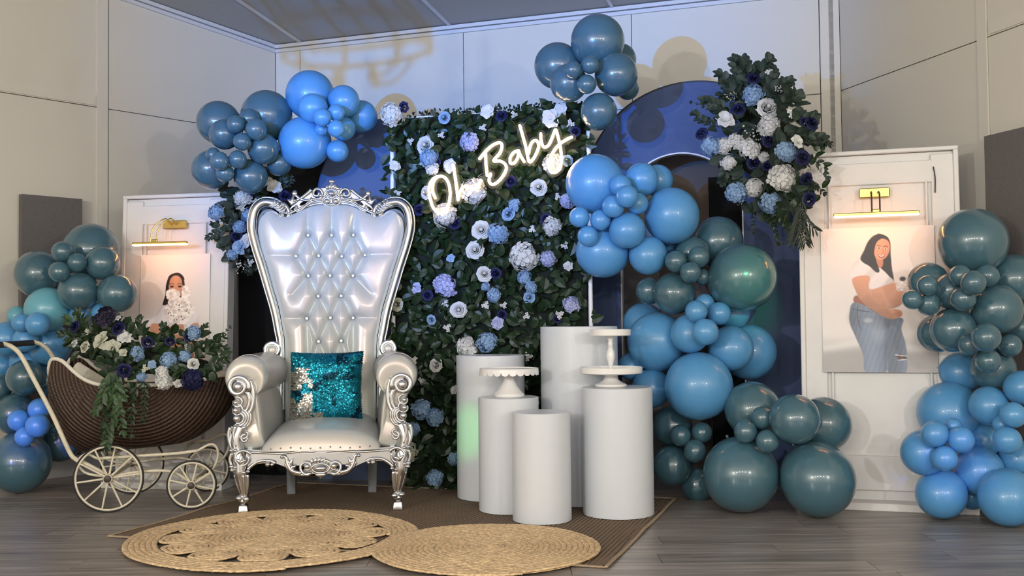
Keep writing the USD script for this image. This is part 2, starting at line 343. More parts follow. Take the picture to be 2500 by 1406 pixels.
def build_wall(w, name, label, joints, zj, strips):
    t = thing(name, label, 'wall', kind='structure')
    obj('backing_board', w.solid(w.rect(-0.05, w.L + 0.05, -0.05), -0.10, -0.016), M['joint'], t)
    g = 0.0028
    edges = [0.0] + joints + [w.L]
    for a, b in zip(edges[:-1], edges[1:]):
        if b - a < 0.03: continue
        if zj is None: obj('wall_panel', w.solid(w.rect(a + g, b - g, 0.0), -0.016, 0.0), M['wall'], t); continue
        obj('wall_panel', w.solid(w.rect(a + g, b - g, 0.0, zj - g), -0.016, 0.0), M['wall'], t)
        obj('wall_panel', w.solid(w.rect(a + g, b - g, zj + g), -0.016, 0.0), M['wall'], t)
    for s0, s1, z0, z1 in strips:
        obj('batten', w.solid(w.rect(s0, s1, z0, z1), 0.0, 0.007), M['batten'], t)
    return t
zb = 2.50
jb = [WB.at_px(p, 300) for p in (733, 1133, 1545, 2005)]
build_wall(WB, 'wall_back', 'painted panelled back wall with thin vertical joints', jb, zb, [(jb[3] + 0.006, jb[3] + 0.09, 0, None), (WB.L - 0.07, WB.L - 0.002, 0, None)])
sl = sorted(WL.at_px(p, 300) for p in (262, 236))
jl = [sl[0] - 0.008, sl[0] + 1.24, sl[0] + 2.46]
build_wall(WL, 'wall_left', 'painted panelled left wall with flat batten strips', jl, zb + 0.01, [(sl[0], sl[1], 0, None), (sl[1] + 0.01, sl[1] + 1.1, zb + 0.02, zb + 0.085), (sl[1] + 1.2, sl[1] + 1.27, 0, None)])
sr = sorted(WR.at_px(p, 300) for p in (2392, 2415))
jr = [sr[1] + 0.004, sr[1] + 1.24]
build_wall(WR, 'wall_right', 'painted panelled right wall with flat batten strips', jr, zb + 0.01, [(sr[0], sr[1], 0, None), (sr[1] + 0.02, sr[1] + 1.1, zb + 0.02, zb + 0.09)])
pts = ROOM
for i, nm in ((2, 'wall_front_right'), (3, 'wall_front'), (4, 'wall_front_left'), (5, 'wall_side_left')):
    w = Wall(pts[i], pts[i + 1]); obj(nm, w.solid(w.rect(0, w.L, -0.05), -0.1, 0.0), M['wall'], label='plain painted wall behind the camera, %s' % nm.replace('_', ' '), cat='wall', kind='structure')
# ceiling: sloping panels with thin cover strips running away from the back wall
ceil = thing('ceiling', 'grey sloping ceiling with thin cover strips', 'ceiling', kind='structure')
def lift(m, up=0.0):
    v = m[0].copy(); v[:, 2] += np.array([ceil_z(p) for p in v]) + up; return (v, m[1])
obj('ceiling_board', lift(slab_xy(ROOM_POLY.buffer(0.12), 0.0, 0.05)), M['ceiling'], ceil)
for px in (738, 1103, 1500, 1900):
    b = CL + BACK_D * WB.at_px(px, 200); e = b + BACK_N * 6.0; s_ = BACK_D * 0.011
    obj('cover_strip', lift(slab_xy(Polygon([b - s_, b + s_, e + s_, e - s_]).intersection(ROOM_POLY.buffer(-0.01)), -0.012, 0.0)), M['trim'], ceil)
# crown mouldings (two stepped boards) and baseboards
for n_, (w, nm) in enumerate(((WB, 'back'), (WL, 'left'), (WR, 'right'))):
    t = thing('trim_%d' % (n_ + 1), 'white stepped crown moulding along the %s wall' % nm, 'trim', kind='structure')
    for z0, z1, d in ((0.004, 0.030, 0.035), (0.036, 0.062, 0.020)):
        q = Polygon([(0, w.top(0) - z1), (w.L, w.top(w.L) - z1), (w.L, w.top(w.L) - z0), (0, w.top(0) - z0)])
        obj('moulding', w.solid(q, 0.0, d), M['trim'], t)
    obj('baseboard_' + nm, w.solid(w.rect(0.0, w.L, 0.0, 0.11), 0.0075, 0.02), M['trim'], label='white baseboard along the foot of the %s wall' % nm, cat='baseboard', kind='structure')

# grey boards fixed to the walls
def wall_board(w, px0, px1, z0, z1, label):
    a, b = sorted((w.at_px(px0, 700), w.at_px(px1, 700)))
    t = thing('grey_wall_board', label, 'wall board', group=None)
    obj('board', w.solid(sbox(a, z0, b, z1), 0.03, 0.075), M['board'], t)
    obj('mounting_rail', w.solid(sbox(a + 0.05, z1 - 0.2, b - 0.05, z1 - 0.14), 0.008, 0.03), M['post_grey'], t)
wall_board(WL, 40, 187, 0.14, 1.855, 'tall dark grey board on the left wall behind the teal balloons')
wall_board(WR, 2440, 2560, 0.14, 1.96, 'tall dark grey board on the right wall at the edge of the photo')

# just outside the picture, up on the left: a hanging ring chandelier whose shadow falls on the back wall
def chandelier(c, R):
    t = thing('ring_chandelier', 'black iron ring chandelier with candle bulbs hanging from the ceiling', 'chandelier', c)
    th = np.linspace(0, 2 * PI, 40, endpoint=False)
    ring = lambda z, r: tube(np.stack([r * np.cos(th), r * np.sin(th), np.full(40, z)], 1), 0.010, 6, closed=True)
    for z in (0.0, 0.07): obj('ring', ring(z, R), M['rubber'], t)
    for k in range(8):
        a = 2 * PI * k / 8; x, y = R * math.cos(a), R * math.sin(a)
        obj('post', tube([(x, y, -0.02), (x, y, 0.28)], 0.012, 6), M['rubber'], t)
    for k in range(4):
        a = 2 * PI * k / 4 + 0.5; x, y = R * math.cos(a), R * math.sin(a)
        obj('chain', tube([(x, y, 0.05), (x * 0.1, y * 0.1, 0.75)], 0.006, 6), M['rubber'], t)
        x, y = 0.1 * math.cos(a), 0.1 * math.sin(a)
        obj('arm', tube([(x * 3.2, y * 3.2, 0.0), (x * 2, y * 2, -0.10), (x, y, -0.115)], 0.007, 6), M['rubber'], t)
        obj('candle_bulb', move(lathe([(0, -0.0), (0.012, 0.0), (0.018, 0.03), (0.012, 0.06), (0, 0.08)], 10), (x, y, -0.125)), M['gloss'], t)
    obj('hanging_rod', tube([(0, 0, 0.70), (0, 0, ceil_z(c) - c[2])], 0.012, 6), M['rubber'], t)
wc = P(862, 150, 7.85); c_ = FLOOD + 0.475 * (wc - FLOOD)
chandelier(c_ + [0, 0, 0.035], 0.30)

# ------------------------------------------------------------------ backdrops
def arch_poly(w, h, r=None, n=40):
    r = w / 2 if r is None else r
    a = np.linspace(0, PI, n)
    return Polygon([(-w / 2, 0)] + [(w / 2, 0)] + [(w / 2 * math.cos(t), h - r + r * math.sin(t)) for t in a])
def arch_line(w, h, r=None, z0=0.0, n=48):
    r = w / 2 if r is None else r
    return [(w / 2, z0)] + [(w / 2 * math.cos(t), h - r + r * math.sin(t)) for t in np.linspace(0, PI, n)] + [(-w / 2, z0)]
def band(line, y0, y1, th):
    """A strip of thickness th round a line in (x, z), from y0 to y1."""
    from shapely.geometry import LineString
    return move(extrude(LineString(line).buffer(th, cap_style=2), y1 - y0), (0, y0, 0))
yaw = -14.0
c = P(1704, 1000, 6.28)
t = thing('arch_backdrop', 'tall open blue arch backdrop with white piped opening on the right', 'backdrop', (c[0], c[1], 0), yaw)
W_, H_ = 1.37, 2.47
hole = [(x - 0.085, z) for x, z in arch_line(0.745, 2.03, z0=-0.01)]
obj('fabric_panel', extrude(arch_poly(W_, H_, 0.66).difference(Polygon(hole)), 0.05), M['arch_blue'], t)
obj('inner_piping', band(hole, -0.004, 0.054, 0.0045), M['arch_edge'], t, label='white piping round the opening')
obj('outer_edge', band(arch_line(W_, H_, 0.66), -0.002, 0.052, 0.005), M['arch_dark'], t)
c2 = P(1672, 1000, 6.72)
t = thing('brown_screen', 'dull brown standing screen seen through the blue arch opening', 'screen', (c2[0], c2[1], 0), yaw)
obj('cloth_panel', box(0, 0.012, 1.12, 1.06, 0.02, 2.2), M['brown_cloth'], t)
obj('side_panel', box(-0.33, -0.006, 1.12, 0.36, 0.012, 2.2), M['post_grey'], t, label='slightly lighter left strip')
for s in (-1, 1): obj('foot', box(s * 0.4, 0.0, 0.012, 0.05, 0.26, 0.024), M['black'], t)
c2 = P(1806, 1000, 6.50)
t = thing('dark_board', 'near-black upright board leaning behind the right side of the arch opening', 'board', (c2[0], c2[1], 0), yaw)
obj('board', box(0, 0.0, 0.955, 0.34, 0.03, 1.91), M['black'], t); obj('edge_trim', box(-0.173, 0.0, 0.955, 0.006, 0.034, 1.91, 0.001), M['hub'], t)
c = P(955, 1000, 6.52)
t = thing('solid_arch_backdrop', 'solid slate blue arch backdrop behind the throne and flower wall', 'backdrop', (c[0], c[1], 0), yaw)
obj('fabric_panel', extrude(arch_poly(1.0, 2.31), 0.05), M['arch_blue2'], t)
obj('outer_edge', band(arch_line(1.0, 2.31), -0.002, 0.052, 0.004), M['arch_blue'], t)
c = P(745, 1000, 6.78)
t = thing('black_arch_backdrop', 'black arched backdrop standing behind the left of the throne', 'backdrop', (c[0], c[1], 0), yaw)
obj('fabric_panel', extrude(arch_poly(0.98, 2.12, 0.3), 0.05), M['black'], t)
obj('outer_edge', band(arch_line(0.98, 2.12, 0.3), -0.002, 0.055, 0.006), M['post_grey'], t)

# the two white panelled stands with picture lights
def photo_stand(loc, yaw_, W, H, lean, label):
    L_ = lambda m: (np.asarray(m[0]) + np.stack([0 * m[0][:, 0], lean * m[0][:, 2], 0 * m[0][:, 0]], 1), m[1])
    t = thing('photo_stand', label, 'display panel', loc, yaw_)
    obj('board', L_(box(0, 0.025, H / 2 + 0.02, W, 0.03, H - 0.03)), M['white_panel'], t)
    for s in (-1, 1):
        obj('stile', L_(box(s * (W / 2 - 0.056), 0.002, H / 2 + 0.02, 0.112, 0.022, H - 0.06)), M['white_panel'], t)
        obj('side_post', L_(box(s * (W / 2 + 0.012), 0.03, H / 2 + 0.012, 0.026, 0.09, H)), M['white_panel'], t)
    obj('top_rail', L_(box(0, 0.003, H - 0.10, W - 0.2, 0.022, 0.12)), M['white_panel'], t)
    obj('bottom_rail', L_(box(0, 0.003, 0.18, W - 0.2, 0.022, 0.18)), M['white_panel'], t)
    obj('top_cap', L_(box(0, 0.03, H + 0.018, W + 0.05, 0.10, 0.022)), M['white_panel'], t)
    for s in (-1, 1): obj('inner_moulding', L_(box(s * (W / 2 - 0.138), -0.002, H / 2 + 0.02, 0.012, 0.024, H - 0.34)), M['white_panel'], t)
    obj('base', box(0, 0.0, 0.02, W + 0.12, 0.22, 0.04), M['white_panel'], t)
    return t
def picture_light(loc, yaw_, lean, x, z, span, label, curl):
    """Wall-plate, two arms and a lit bar; curl: the arms bend round instead of running straight down."""
    t = thing('picture_light', label, 'picture light', loc, yaw_)
    y = lean * z - 0.012
    obj('backplate', box(x, y - 0.014, z, 0.155, 0.026, 0.052), M['gold'], t)
    for s in (-1, 1):
        p = [(x + s * 0.018, y - 0.03, z), (x + s * 0.018, y - 0.10, z + (0.03 if curl else -0.005)), (x + s * 0.02 - curl * 0.05, y - 0.15, z - 0.03), (x + s * 0.02 - curl * 0.065, y - 0.16, z - 0.115)]
        obj('arm', tube(catmull(p, 6), 0.0042, 8), M['gold'] if curl else M['hub'], t)
    xc, zc = x - curl * 0.02, z - 0.125
    obj('joint', box(xc - curl * 0.035, y - 0.16, zc + 0.012, 0.04, 0.02, 0.022), M['gold'], t)
    obj('lamp_bar', box(xc, y - 0.16, zc, span, 0.026, 0.014), M['gold'], t)
    obj('diffuser', box(xc, y - 0.158, zc - 0.0115, span - 0.004, 0.03, 0.009, 0.002), M['lamp_glow'], t, label='glowing warm strip')
    return t
# flat print: paints polygons into an ink grid
class Ink:
    def __init__(s, x0, x1, y0, y1, nx, ny):
        s.X, s.Y = np.meshgrid(np.linspace(x0, x1, nx), np.linspace(y0, y1, ny), indexing='ij')
        s.c = np.zeros((nx, ny, 3)); s.nx, s.ny = nx, ny
    def wash(s, f): s.c = f(s.X, s.Y)
    def blend(s, a, col):
        col = np.array(srgb(*col)) if np.ndim(col[0]) == 0 else col
        s.c = s.c * (1 - a[..., None]) + a[..., None] * col
    def poly(s, pts, col, soft=1.6, smooth=True, a=1.0, shade=None):
        p = catmull(pts, 5, closed=True) if smooth else np.asarray(pts, float)
        q = np.roll(p, -1, 0); inside = np.zeros(s.X.shape, bool); d = np.full(s.X.shape, 1e9)
        m = (s.X > p[:, 0].min() - 9) & (s.X < p[:, 0].max() + 9) & (s.Y > p[:, 1].min() - 9) & (s.Y < p[:, 1].max() + 9)
        x, y = s.X[m], s.Y[m]; ins = np.zeros(x.shape, bool); dd = np.full(x.shape, 1e9)
        for (ax, ay), (bx, by) in zip(p, q):
            k = (ay > y) != (by > y)
            ins ^= k & (x < (bx - ax) * (y - ay) / (by - ay + 1e-12) + ax)
            ux, uy = bx - ax, by - ay; tt = np.clip(((x - ax) * ux + (y - ay) * uy) / (ux * ux + uy * uy + 1e-12), 0, 1)
            dd = np.minimum(dd, np.hypot(x - ax - tt * ux, y - ay - tt * uy))
        al = np.zeros(s.X.shape); al[m] = np.clip(0.5 + np.where(ins, dd, -dd) / (2 * soft), 0, 1) * a
        if shade is not None:
            col = np.array(srgb(*col))[None, None] * shade(s.X, s.Y)[..., None]
        s.blend(al, col)
    def dot(s, cx, cy, rx, ry, col, soft=0.25, a=1.0, rot=0.0, shade=None):
        c, n = math.cos(rot), math.sin(rot); u = ((s.X - cx) * c + (s.Y - cy) * n) / rx; v = (-(s.X - cx) * n + (s.Y - cy) * c) / ry
        al = np.clip((1 - np.hypot(u, v)) / soft + 0.5, 0, 1) * a
        if shade is not None: col = np.array(srgb(*col))[None, None] * shade(u, v)[..., None]
        s.blend(al, col)
    def line(s, pts, w, col, a=1.0):
        p = catmull(pts, 6)
        d = np.full(s.X.shape, 1e9)
        for (ax, ay), (bx, by) in zip(p[:-1], p[1:]):
            ux, uy = bx - ax, by - ay; tt = np.clip(((s.X - ax) * ux + (s.Y - ay) * uy) / (ux * ux + uy * uy + 1e-12), 0, 1)
            d = np.minimum(d, np.hypot(s.X - ax - tt * ux, s.Y - ay - tt * uy))
        s.blend(np.clip((w - d) / 0.8 + 0.5, 0, 1) * a, col)
    def print_mesh(s, name, label, loc, yaw_, lean, x, w, z0, z1, curl=0.0):
        t = thing(name, label, 'photo print', loc, yaw_)
        u = np.linspace(0, 1, s.nx); v = np.linspace(0, 1, s.ny); U, V = np.meshgrid(u, v, indexing='ij')
        z = z1 + (z0 - z1) * V
        y = lean * z - 0.0165 - 0.002 * np.sin(U * 7) * np.sin(V * 9) - curl * np.maximum(0, V - 0.6) ** 2 * 0.1 - curl * (1 - V) ** 12 * 0.012
        vv = np.stack([x + (U - 0.5) * w, y, z], -1).reshape(-1, 3)
        f = grid_faces(s.nx, s.ny)[:, ::-1]
        m = obj('picture', (vv, f), M['print'], t, smooth=True)
        from pxr import Vt
        UsdGeom.PrimvarsAPI(m).CreatePrimvar('ink', Sdf.ValueTypeNames.Color3fArray, 'vertex').Set(Vt.Vec3fArray.FromNumpy(s.c.reshape(-1, 3).astype(np.float32)))
        bk = box(x, lean * (z0 + z1) / 2 - 0.0125, (z0 + z1) / 2, w * 0.98, 0.0015, (z1 - z0) * 0.98, 0.0003)
        obj('backing_sheet', (bk[0] + np.stack([0 * bk[0][:, 0], lean * (bk[0][:, 2] - (z0 + z1) / 2), 0 * bk[0][:, 0]], 1), bk[1]), M['white_panel'], t)
SKIN, SKIN_D, HAIR = (208, 150, 120), (150, 92, 70), (38, 28, 28)
def blobs(k, cx, cy, rx, ry, n, seed, cols, r=(4, 8)):
    g = np.random.default_rng(seed)
    for _ in range(n):
        a, q = g.uniform(0, 2 * PI), math.sqrt(g.uniform(0, 1)); w = g.uniform(*r)
        k.dot(cx + rx * q * math.cos(a), cy + ry * q * math.sin(a), w, w * g.uniform(0.7, 1.1), cols[int(g.integers(len(cols)))], 0.4)
def portrait_right():
    k = Ink(115, 545, 288, 857, 190, 250)
    def bg(X, Y):
        c = np.ones(X.shape + (3,)) * np.array(srgb(228, 222, 220))
        g = smoothstep(Y, 700, 790)[..., None] * 0.8; c = c * (1 - g) + g * np.array(srgb(150, 148, 148))
        g = (np.exp(-((Y - 752 - 12 * np.sin(X / 60)) / 17) ** 2))[..., None] * 0.55; return c * (1 - g) + g * np.array(srgb(236, 234, 232))
    k.wash(bg)
    den = lambda X, Y: 0.85 + 0.25 * np.cos((X - 300) / 26) + 0.06 * np.sin(X / 3.1 + Y / 9)
    k.poly([(330, 318), (358, 322), (380, 345), (382, 400), (385, 450), (391, 500), (378, 498), (352, 462), (332, 432), (322, 380)], HAIR)
    k.poly([(246, 556), (300, 575), (330, 612), (300, 606), (240, 585)], SKIN_D)
    k.poly([(420, 648), (414, 690), (428, 745), (432, 800), (424, 857), (362, 857), (356, 790), (351, 857), (276, 857), (268, 790), (242, 722), (221, 668), (220, 625), (236, 584), (300, 606), (352, 638)], (128, 142, 165), shade=den)
    k.poly([(352, 640), (372, 655), (362, 730), (358, 800), (352, 850), (348, 790), (350, 720)], (88, 100, 122), a=0.6, soft=4)
    k.line([(232, 608), (262, 616), (300, 622)], 2.0, (82, 88, 108)); k.line([(252, 596), (250, 640), (262, 690)], 1.6, (70, 75, 95), 0.8)
    k.line([(300, 610), (330, 628), (356, 636)], 2.2, (70, 78, 98)); k.dot(290, 655, 16, 9, (196, 204, 214), 0.8, 0.7); k.dot(330, 700, 26, 40, (176, 188, 205), 0.9, 0.35)
    k.poly([(388, 790), (412, 786), (432, 797), (428, 806), (400, 808)], (92, 60, 52), smooth=False); k.line([(388, 789), (432, 794)], 1.5, (222, 226, 232)); k.line([(398, 809), (428, 807)], 1.5, (210, 215, 222))
    sh = lambda u, v: 1.12 - 0.42 * np.clip(u * 0.5 + v * 0.75 + 0.2, 0, 1)
    k.dot(368, 560, 62, 50, SKIN, 0.05, shade=sh, rot=0.15); k.poly([(298, 528), (345, 520), (385, 506), (400, 530), (330, 600), (300, 600)], SKIN, a=0.9, soft=3)
    k.poly([(318, 405), (350, 412), (347, 446), (318, 446)], (190, 132, 104))
    k.poly([(276, 408), (245, 426), (228, 462), (234, 490), (300, 480), (299, 530), (345, 522), (388, 504), (372, 482), (350, 458), (322, 440), (300, 424)], (232, 226, 228), shade=lambda X, Y: 1.0 - 0.16 * np.clip(np.sin((X + Y) / 17), 0, 1))
    k.poly([(235, 488), (298, 480), (296, 520), (306, 566), (350, 604), (398, 612), (418, 622), (414, 640), (372, 650), (318, 622), (268, 580), (246, 540)], SKIN, shade=lambda X, Y: 1.1 - 0.35 * smoothstep(Y - 0.55 * X, 330, 460))
    for q in range(4): k.line([(384 + 5 * q, 630 + 3 * q), (404 + 3 * q, 626 + 4 * q), (416, 622 + 6 * q)], 1.0, (150, 98, 76), 0.7)
    blobs(k, 424, 520, 24, 26, 60, 5, [(238, 232, 230), (215, 205, 204), (250, 246, 244)]); k.dot(424, 494, 12, 9, (44, 34, 34), 0.5)
    k.poly([(296, 345), (318, 322), (345, 316), (372, 330), (374, 352), (350, 340), (330, 352), (321, 385), (328, 425), (338, 462), (324, 466), (300, 442), (278, 428), (266, 410), (280, 380)], HAIR)
    k.dot(349, 376, 29, 43, SKIN, 0.06, rot=0.25, shade=lambda u, v: 1.08 - 0.22 * np.clip(u + 0.2, 0, 1)); k.poly([(322, 372), (330, 346), (350, 334), (370, 340), (374, 332), (350, 318), (326, 326), (314, 352), (318, 390)], HAIR)
    for x, y in ((338, 371), (363, 375)):
        k.dot(x, y, 6.0, 2.6, (240, 230, 225), 0.3); k.dot(x, y, 3.2, 2.6, (40, 26, 22), 0.3); k.line([(x - 8, y - 9), (x, y - 11), (x + 7, y - 8)], 1.3, (60, 40, 34))
    k.line([(352, 374), (355, 388), (349, 391)], 1.0, (160, 104, 82), 0.8); k.poly([(334, 397), (346, 402), (360, 398), (356, 407), (344, 410), (336, 405)], (150, 62, 62)); k.line([(338, 401), (346, 404), (356, 401)], 1.3, (246, 240, 236))
    return k
def portrait_left():
    k = Ink(1165, 1790, 755, 1655, 170, 240)
    k.wash(lambda X, Y: np.ones(X.shape + (3,)) * np.array(srgb(230, 224, 222)) * (1 - 0.12 * smoothstep(Y, 1300, 1650))[..., None])
    k.poly([(1400, 1000), (1430, 935), (1485, 915), (1540, 940), (1565, 1010), (1560, 1120), (1500, 1330), (1420, 1310), (1370, 1195), (1390, 1100)], HAIR)
    k.poly([(1440, 1120), (1540, 1120), (1545, 1200), (1440, 1200)], (190, 130, 102))
    k.poly([(1385, 1180), (1320, 1215), (1285, 1270), (1275, 1340), (1350, 1345), (1355, 1460), (1640, 1460), (1635, 1345), (1700, 1345), (1690, 1265), (1640, 1205), (1560, 1180), (1480, 1210)], (232, 228, 232), shade=lambda X, Y: 1 - 0.14 * np.clip(np.sin(X / 31 + Y / 60), 0, 1))
    k.poly([(1278, 1335), (1350, 1342), (1352, 1395), (1470, 1350), (1560, 1345), (1560, 1400), (1480, 1425), (1330, 1470), (1265, 1450), (1262, 1390)], SKIN)
    k.poly([(1700, 1340), (1635, 1342), (1630, 1400), (1560, 1400), (1540, 1440), (1640, 1470), (1705, 1440)], SKIN)
    k.poly([(1355, 1440), (1640, 1440), (1660, 1560), (1640, 1655), (1340, 1655), (1330, 1560)], SKIN, shade=lambda X, Y: 1.1 - 0.3 * np.abs(X - 1490) / 160)
    k.dot(1484, 1020, 62, 88, SKIN, 0.05, shade=lambda u, v: 1.08 - 0.2 * np.abs(u)); k.poly([(1425, 1010), (1438, 955), (1484, 932), (1530, 955), (1545, 1010), (1560, 960), (1520, 915), (1470, 912), (1420, 940), (1405, 1010)], HAIR)
    for x in (1450, 1521):
        k.dot(x, 1026, 17, 8, (50, 30, 26), 0.3); k.line([(x - 22, 1008), (x, 1000), (x + 20, 1006)], 2.5, (70, 44, 38))
    k.line([(1486, 1030), (1490, 1062)], 2.0, (160, 104, 82)); k.dot(1487, 1082, 24, 8, (150, 66, 66), 0.4)
    W_ = [(250, 244, 240), (232, 222, 220), (214, 204, 204), (254, 252, 248)]
    blobs(k, 1462, 1098, 52, 45, 60, 1, W_, (12, 22)); blobs(k, 1575, 1080, 32, 55, 45, 2, W_, (8, 16)); blobs(k, 1520, 1230, 122, 98, 190, 3, W_, (14, 26)); blobs(k, 1520, 1240, 110, 90, 40, 4, [(120, 104, 92), (150, 136, 120)], (3, 7))
    for q in range(4): k.line([(1500 + 12 * q, 1352 + 9 * q), (1548, 1346 + 12 * q), (1590, 1352 + 12 * q)], 2.0, (150, 98, 76), 0.7)
    return k
c = P(2155, 1000, 5.42); RS = ((c[0], c[1], 0), -17.0, 0.77, 1.88, 0.06)
photo_stand(*RS, 'white panelled photo stand at the right with a picture light')
portrait_right().print_mesh('portrait_print', 'photo print of a person in white top and jeans, belly bare, on the right stand', RS[0], RS[1], RS[4], -0.008, 0.575, 0.71, 1.487, 0.5)
picture_light(RS[0], RS[1], RS[4], -0.015, 1.672, 0.425, 'brass picture light with straight arms over the right portrait', 0)
t = thing('pull_cord', 'short dark cord hanging on the right photo stand beside its picture light', 'cord', RS[0], RS[1])
obj('cord', tube(catmull([(0.285, RS[4] * 1.8 - 0.02, 1.80), (0.292, RS[4] * 1.74 - 0.02, 1.74), (0.290, RS[4] * 1.66 - 0.02, 1.66)], 6), 0.003, 6), M['hook'], t)
c = P(414, 1000, 6.38); LS = ((c[0], c[1], 0), -11.0, 0.685, 1.80, 0.05)
photo_stand(*LS, 'white panelled photo stand at the left with a curved-arm picture light')
portrait_left().print_mesh('portrait_print', 'photo print of a person holding a white bouquet to the face, on the left stand', LS[0], LS[1], LS[4], 0.010, 0.475, 0.77, 1.445, 0.3)
picture_light(LS[0], LS[1], LS[4], 0.005, 1.632, 0.365, 'brass picture light with curved arms over the left portrait', 1)

# ------------------------------------------------------------------ the throne (local frame: x right, y away from the camera, z up)
TH = (-1.045, 5.755, 0.006)
th = thing('throne_chair', 'tall silver carved throne chair with tufted pearl white back and crystal buttons', 'throne chair', TH, 4.5)
LEAN = 0.09
def leaned(m, y0=0.0):
    v = np.array(m[0]); v[:, 1] += y0 + LEAN * (v[:, 2] - 0.45); return (v, m[1])
def xz(pts, y=0.0): p = np.asarray(pts, float); return np.stack([p[:, 0], np.full(len(p), y), p[:, 1]], 1)
def volute(cx, cz, r0, r1, a0, turns, n=22):
    t = np.linspace(0, 1, n); a = a0 + 2 * PI * turns * t; r = r0 + (r1 - r0) * t
    return np.stack([cx + r * np.cos(a), cz + r * np.sin(a)], 1)
def scroll(pts, r0, r1, y=0.0, m=6, flat=0.8, raw=False, n=8):
    p = np.asarray(pts, float) if raw else catmull(pts, m)
    return tube(xz(p, y), np.linspace(r0, r1, len(p)), n, flat=flat, up=(0, 1, 0))
def leafy(x, z, ang, L, w, y=0.0, k=3):
    """An acanthus leaf: k ribs fanning out from a root."""
    out = []
    for q in np.linspace(-1, 1, k):
        a = ang + q * 0.55; l = L * (1 - 0.25 * abs(q))
        p = [(x, z), (x + 0.5 * l * math.cos(a - 0.1 * q), z + 0.5 * l * math.sin(a - 0.1 * q)), (x + l * math.cos(a + 0.25 * q), z + l * math.sin(a + 0.25 * q))]
        c = catmull(p, 5); out.append(tube(xz(c, y), w * np.sin(np.linspace(0.35, PI - 0.25, len(c))), 8, flat=0.7, up=(0, 1, 0)))
    return cat(out)
SB = 0.235                                                              # y of the back's front face
out_pts = [(0.0, 1.705), (0.10, 1.698), (0.19, 1.665), (0.265, 1.632), (0.31, 1.638), (0.36, 1.665), (0.40, 1.655), (0.425, 1.61), (0.43, 1.55), (0.41, 1.45), (0.372, 1.33), (0.335, 1.2), (0.30, 1.08), (0.277, 0.95), (0.265, 0.86), (0.26, 0.45)]
op = catmull(out_pts, 8)
side = op[op[:, 1].argsort()]; sd = np.array([(x, z) for x, z in op if not (z > 1.56 and x < 0.405)]); sd = sd[sd[:, 1].argsort()]
topc = np.array([(x, z) for x, z in op if z > 1.54]); topc = topc[topc[:, 0].argsort()]
half_w = lambda z: np.interp(z, sd[:, 1], sd[:, 0])
ztop = lambda x: np.interp(np.abs(x), topc[:, 0], topc[:, 1])
B = {}
rows = [[(725, 460), (900, 460), (1063, 460)], [(635, 617), (803, 615), (975, 620), (1148, 612)], [(725, 765), (887, 765), (1057, 767)], [(798, 918), (968, 918)], [(712, 1083), (887, 1080), (1055, 1083)], [(798, 1255), (965, 1252)]]
def tz(zx, zy): return ((zx - 893 + (zy - 760) * 0.012) / 3.057 / 417, 1 + (785 - (420 + zy / 3.057)) / 414)
btn = [[tz(*p) for p in r] for r in rows]
segs = []
for ra, rb in zip(btn[:-1], btn[1:]):
    for a in ra:
        for b in rb:
            if abs(a[0] - b[0]) < 0.10: segs.append((a, b))
for k, (x, z) in enumerate(btn[0]): segs.append(((x, z), (x * 1.04, 1.70)))
segs += [(btn[1][0], (-0.39, btn[1][0][1] + 0.005)), (btn[1][3], (0.39, btn[1][3][1] + 0.005)), (btn[2][0], (-0.225, 1.165)), (btn[2][2], (0.235, 1.165)), (btn[4][0], (-0.26, btn[4][0][1])), (btn[4][2], (0.26, btn[4][2][1])),
         (btn[5][0], (-0.11, 0.75)), (btn[5][1], (0.11, 0.75)), (btn[5][0], (0.0, 0.74)), (btn[5][1], (0.0, 0.74)), (btn[4][0], (-0.13, 0.8)), (btn[4][2], (0.13, 0.8))]
def tufted():
    nu, nv = 190, 230
    u = np.linspace(-1, 1, nu); v = np.linspace(0, 1, nv); U, V = np.meshgrid(u, v, indexing='ij')
    zb_ = 0.42; Z = zb_ + V * (ztop(U * 0.43) - zb_); W = half_w(Z); X = U * W
    d = np.full(X.shape, 9.0)
    for (ax, az), (bx, bz) in segs:
        ux, uz = bx - ax, bz - az; t = np.clip(((X - ax) * ux + (Z - az) * uz) / (ux * ux + uz * uz), 0, 1)
        d = np.minimum(d, np.hypot(X - ax - t * ux, Z - az - t * uz))
    db = np.full(X.shape, 9.0)
    for r in btn:
        for x, z in r: db = np.minimum(db, np.hypot(X - x, Z - z))
    e = np.minimum((1 - np.abs(U)) * W, (ztop(X) - Z)); edge = 1 - np.exp(-np.maximum(e, 0) / 0.035)
    inner = np.exp(-(np.maximum(0, np.abs(X) - 0.13) / 0.09) ** 2)
    puff = 1 - np.exp(-(d / 0.030) ** 1.25)
    h = 0.016 + edge * (0.045 + 0.028 * inner * (puff - 0.6) + 0.012 * (puff - 0.7)) - 0.030 * np.exp(-(db / 0.019) ** 1.6)
    h += 0.0012 * (meshkit.noise(np.stack([X * 40, Z * 9, 0 * X], -1)) - 0.5)
    vv = np.stack([X, -h, Z], -1).reshape(-1, 3)
    return (vv, grid_faces(nu, nv)), (lambda x, z: 0.016 + 0.03)
tc, _ = tufted()
obj('back_cushion', leaned(tc, SB), M['pearl'], th, smooth=True)
ring = np.vstack([op[::-1] * [1, 1], op[1:] * [-1, 1]])
back_poly = Polygon(np.vstack([op, (op * [-1, 1])[::-1][1:-1] if True else op])).buffer(0)
obj('back_panel', leaned(move(extrude(back_poly.buffer(0.012), 0.04), (0, 0.005, 0)), SB), M['leg_grey'], th)
for r in btn:
    for x, z in r:
        gem = lathe([(0.0115, 0.0), (0.0115, 0.002), (0.0075, 0.0075), (0.0, 0.008)], 8)
        g_ = rotx(gem, PI / 2); obj('crystal_button', leaned(move(g_, (x, -0.030, z)), SB), M['crystal'], th)
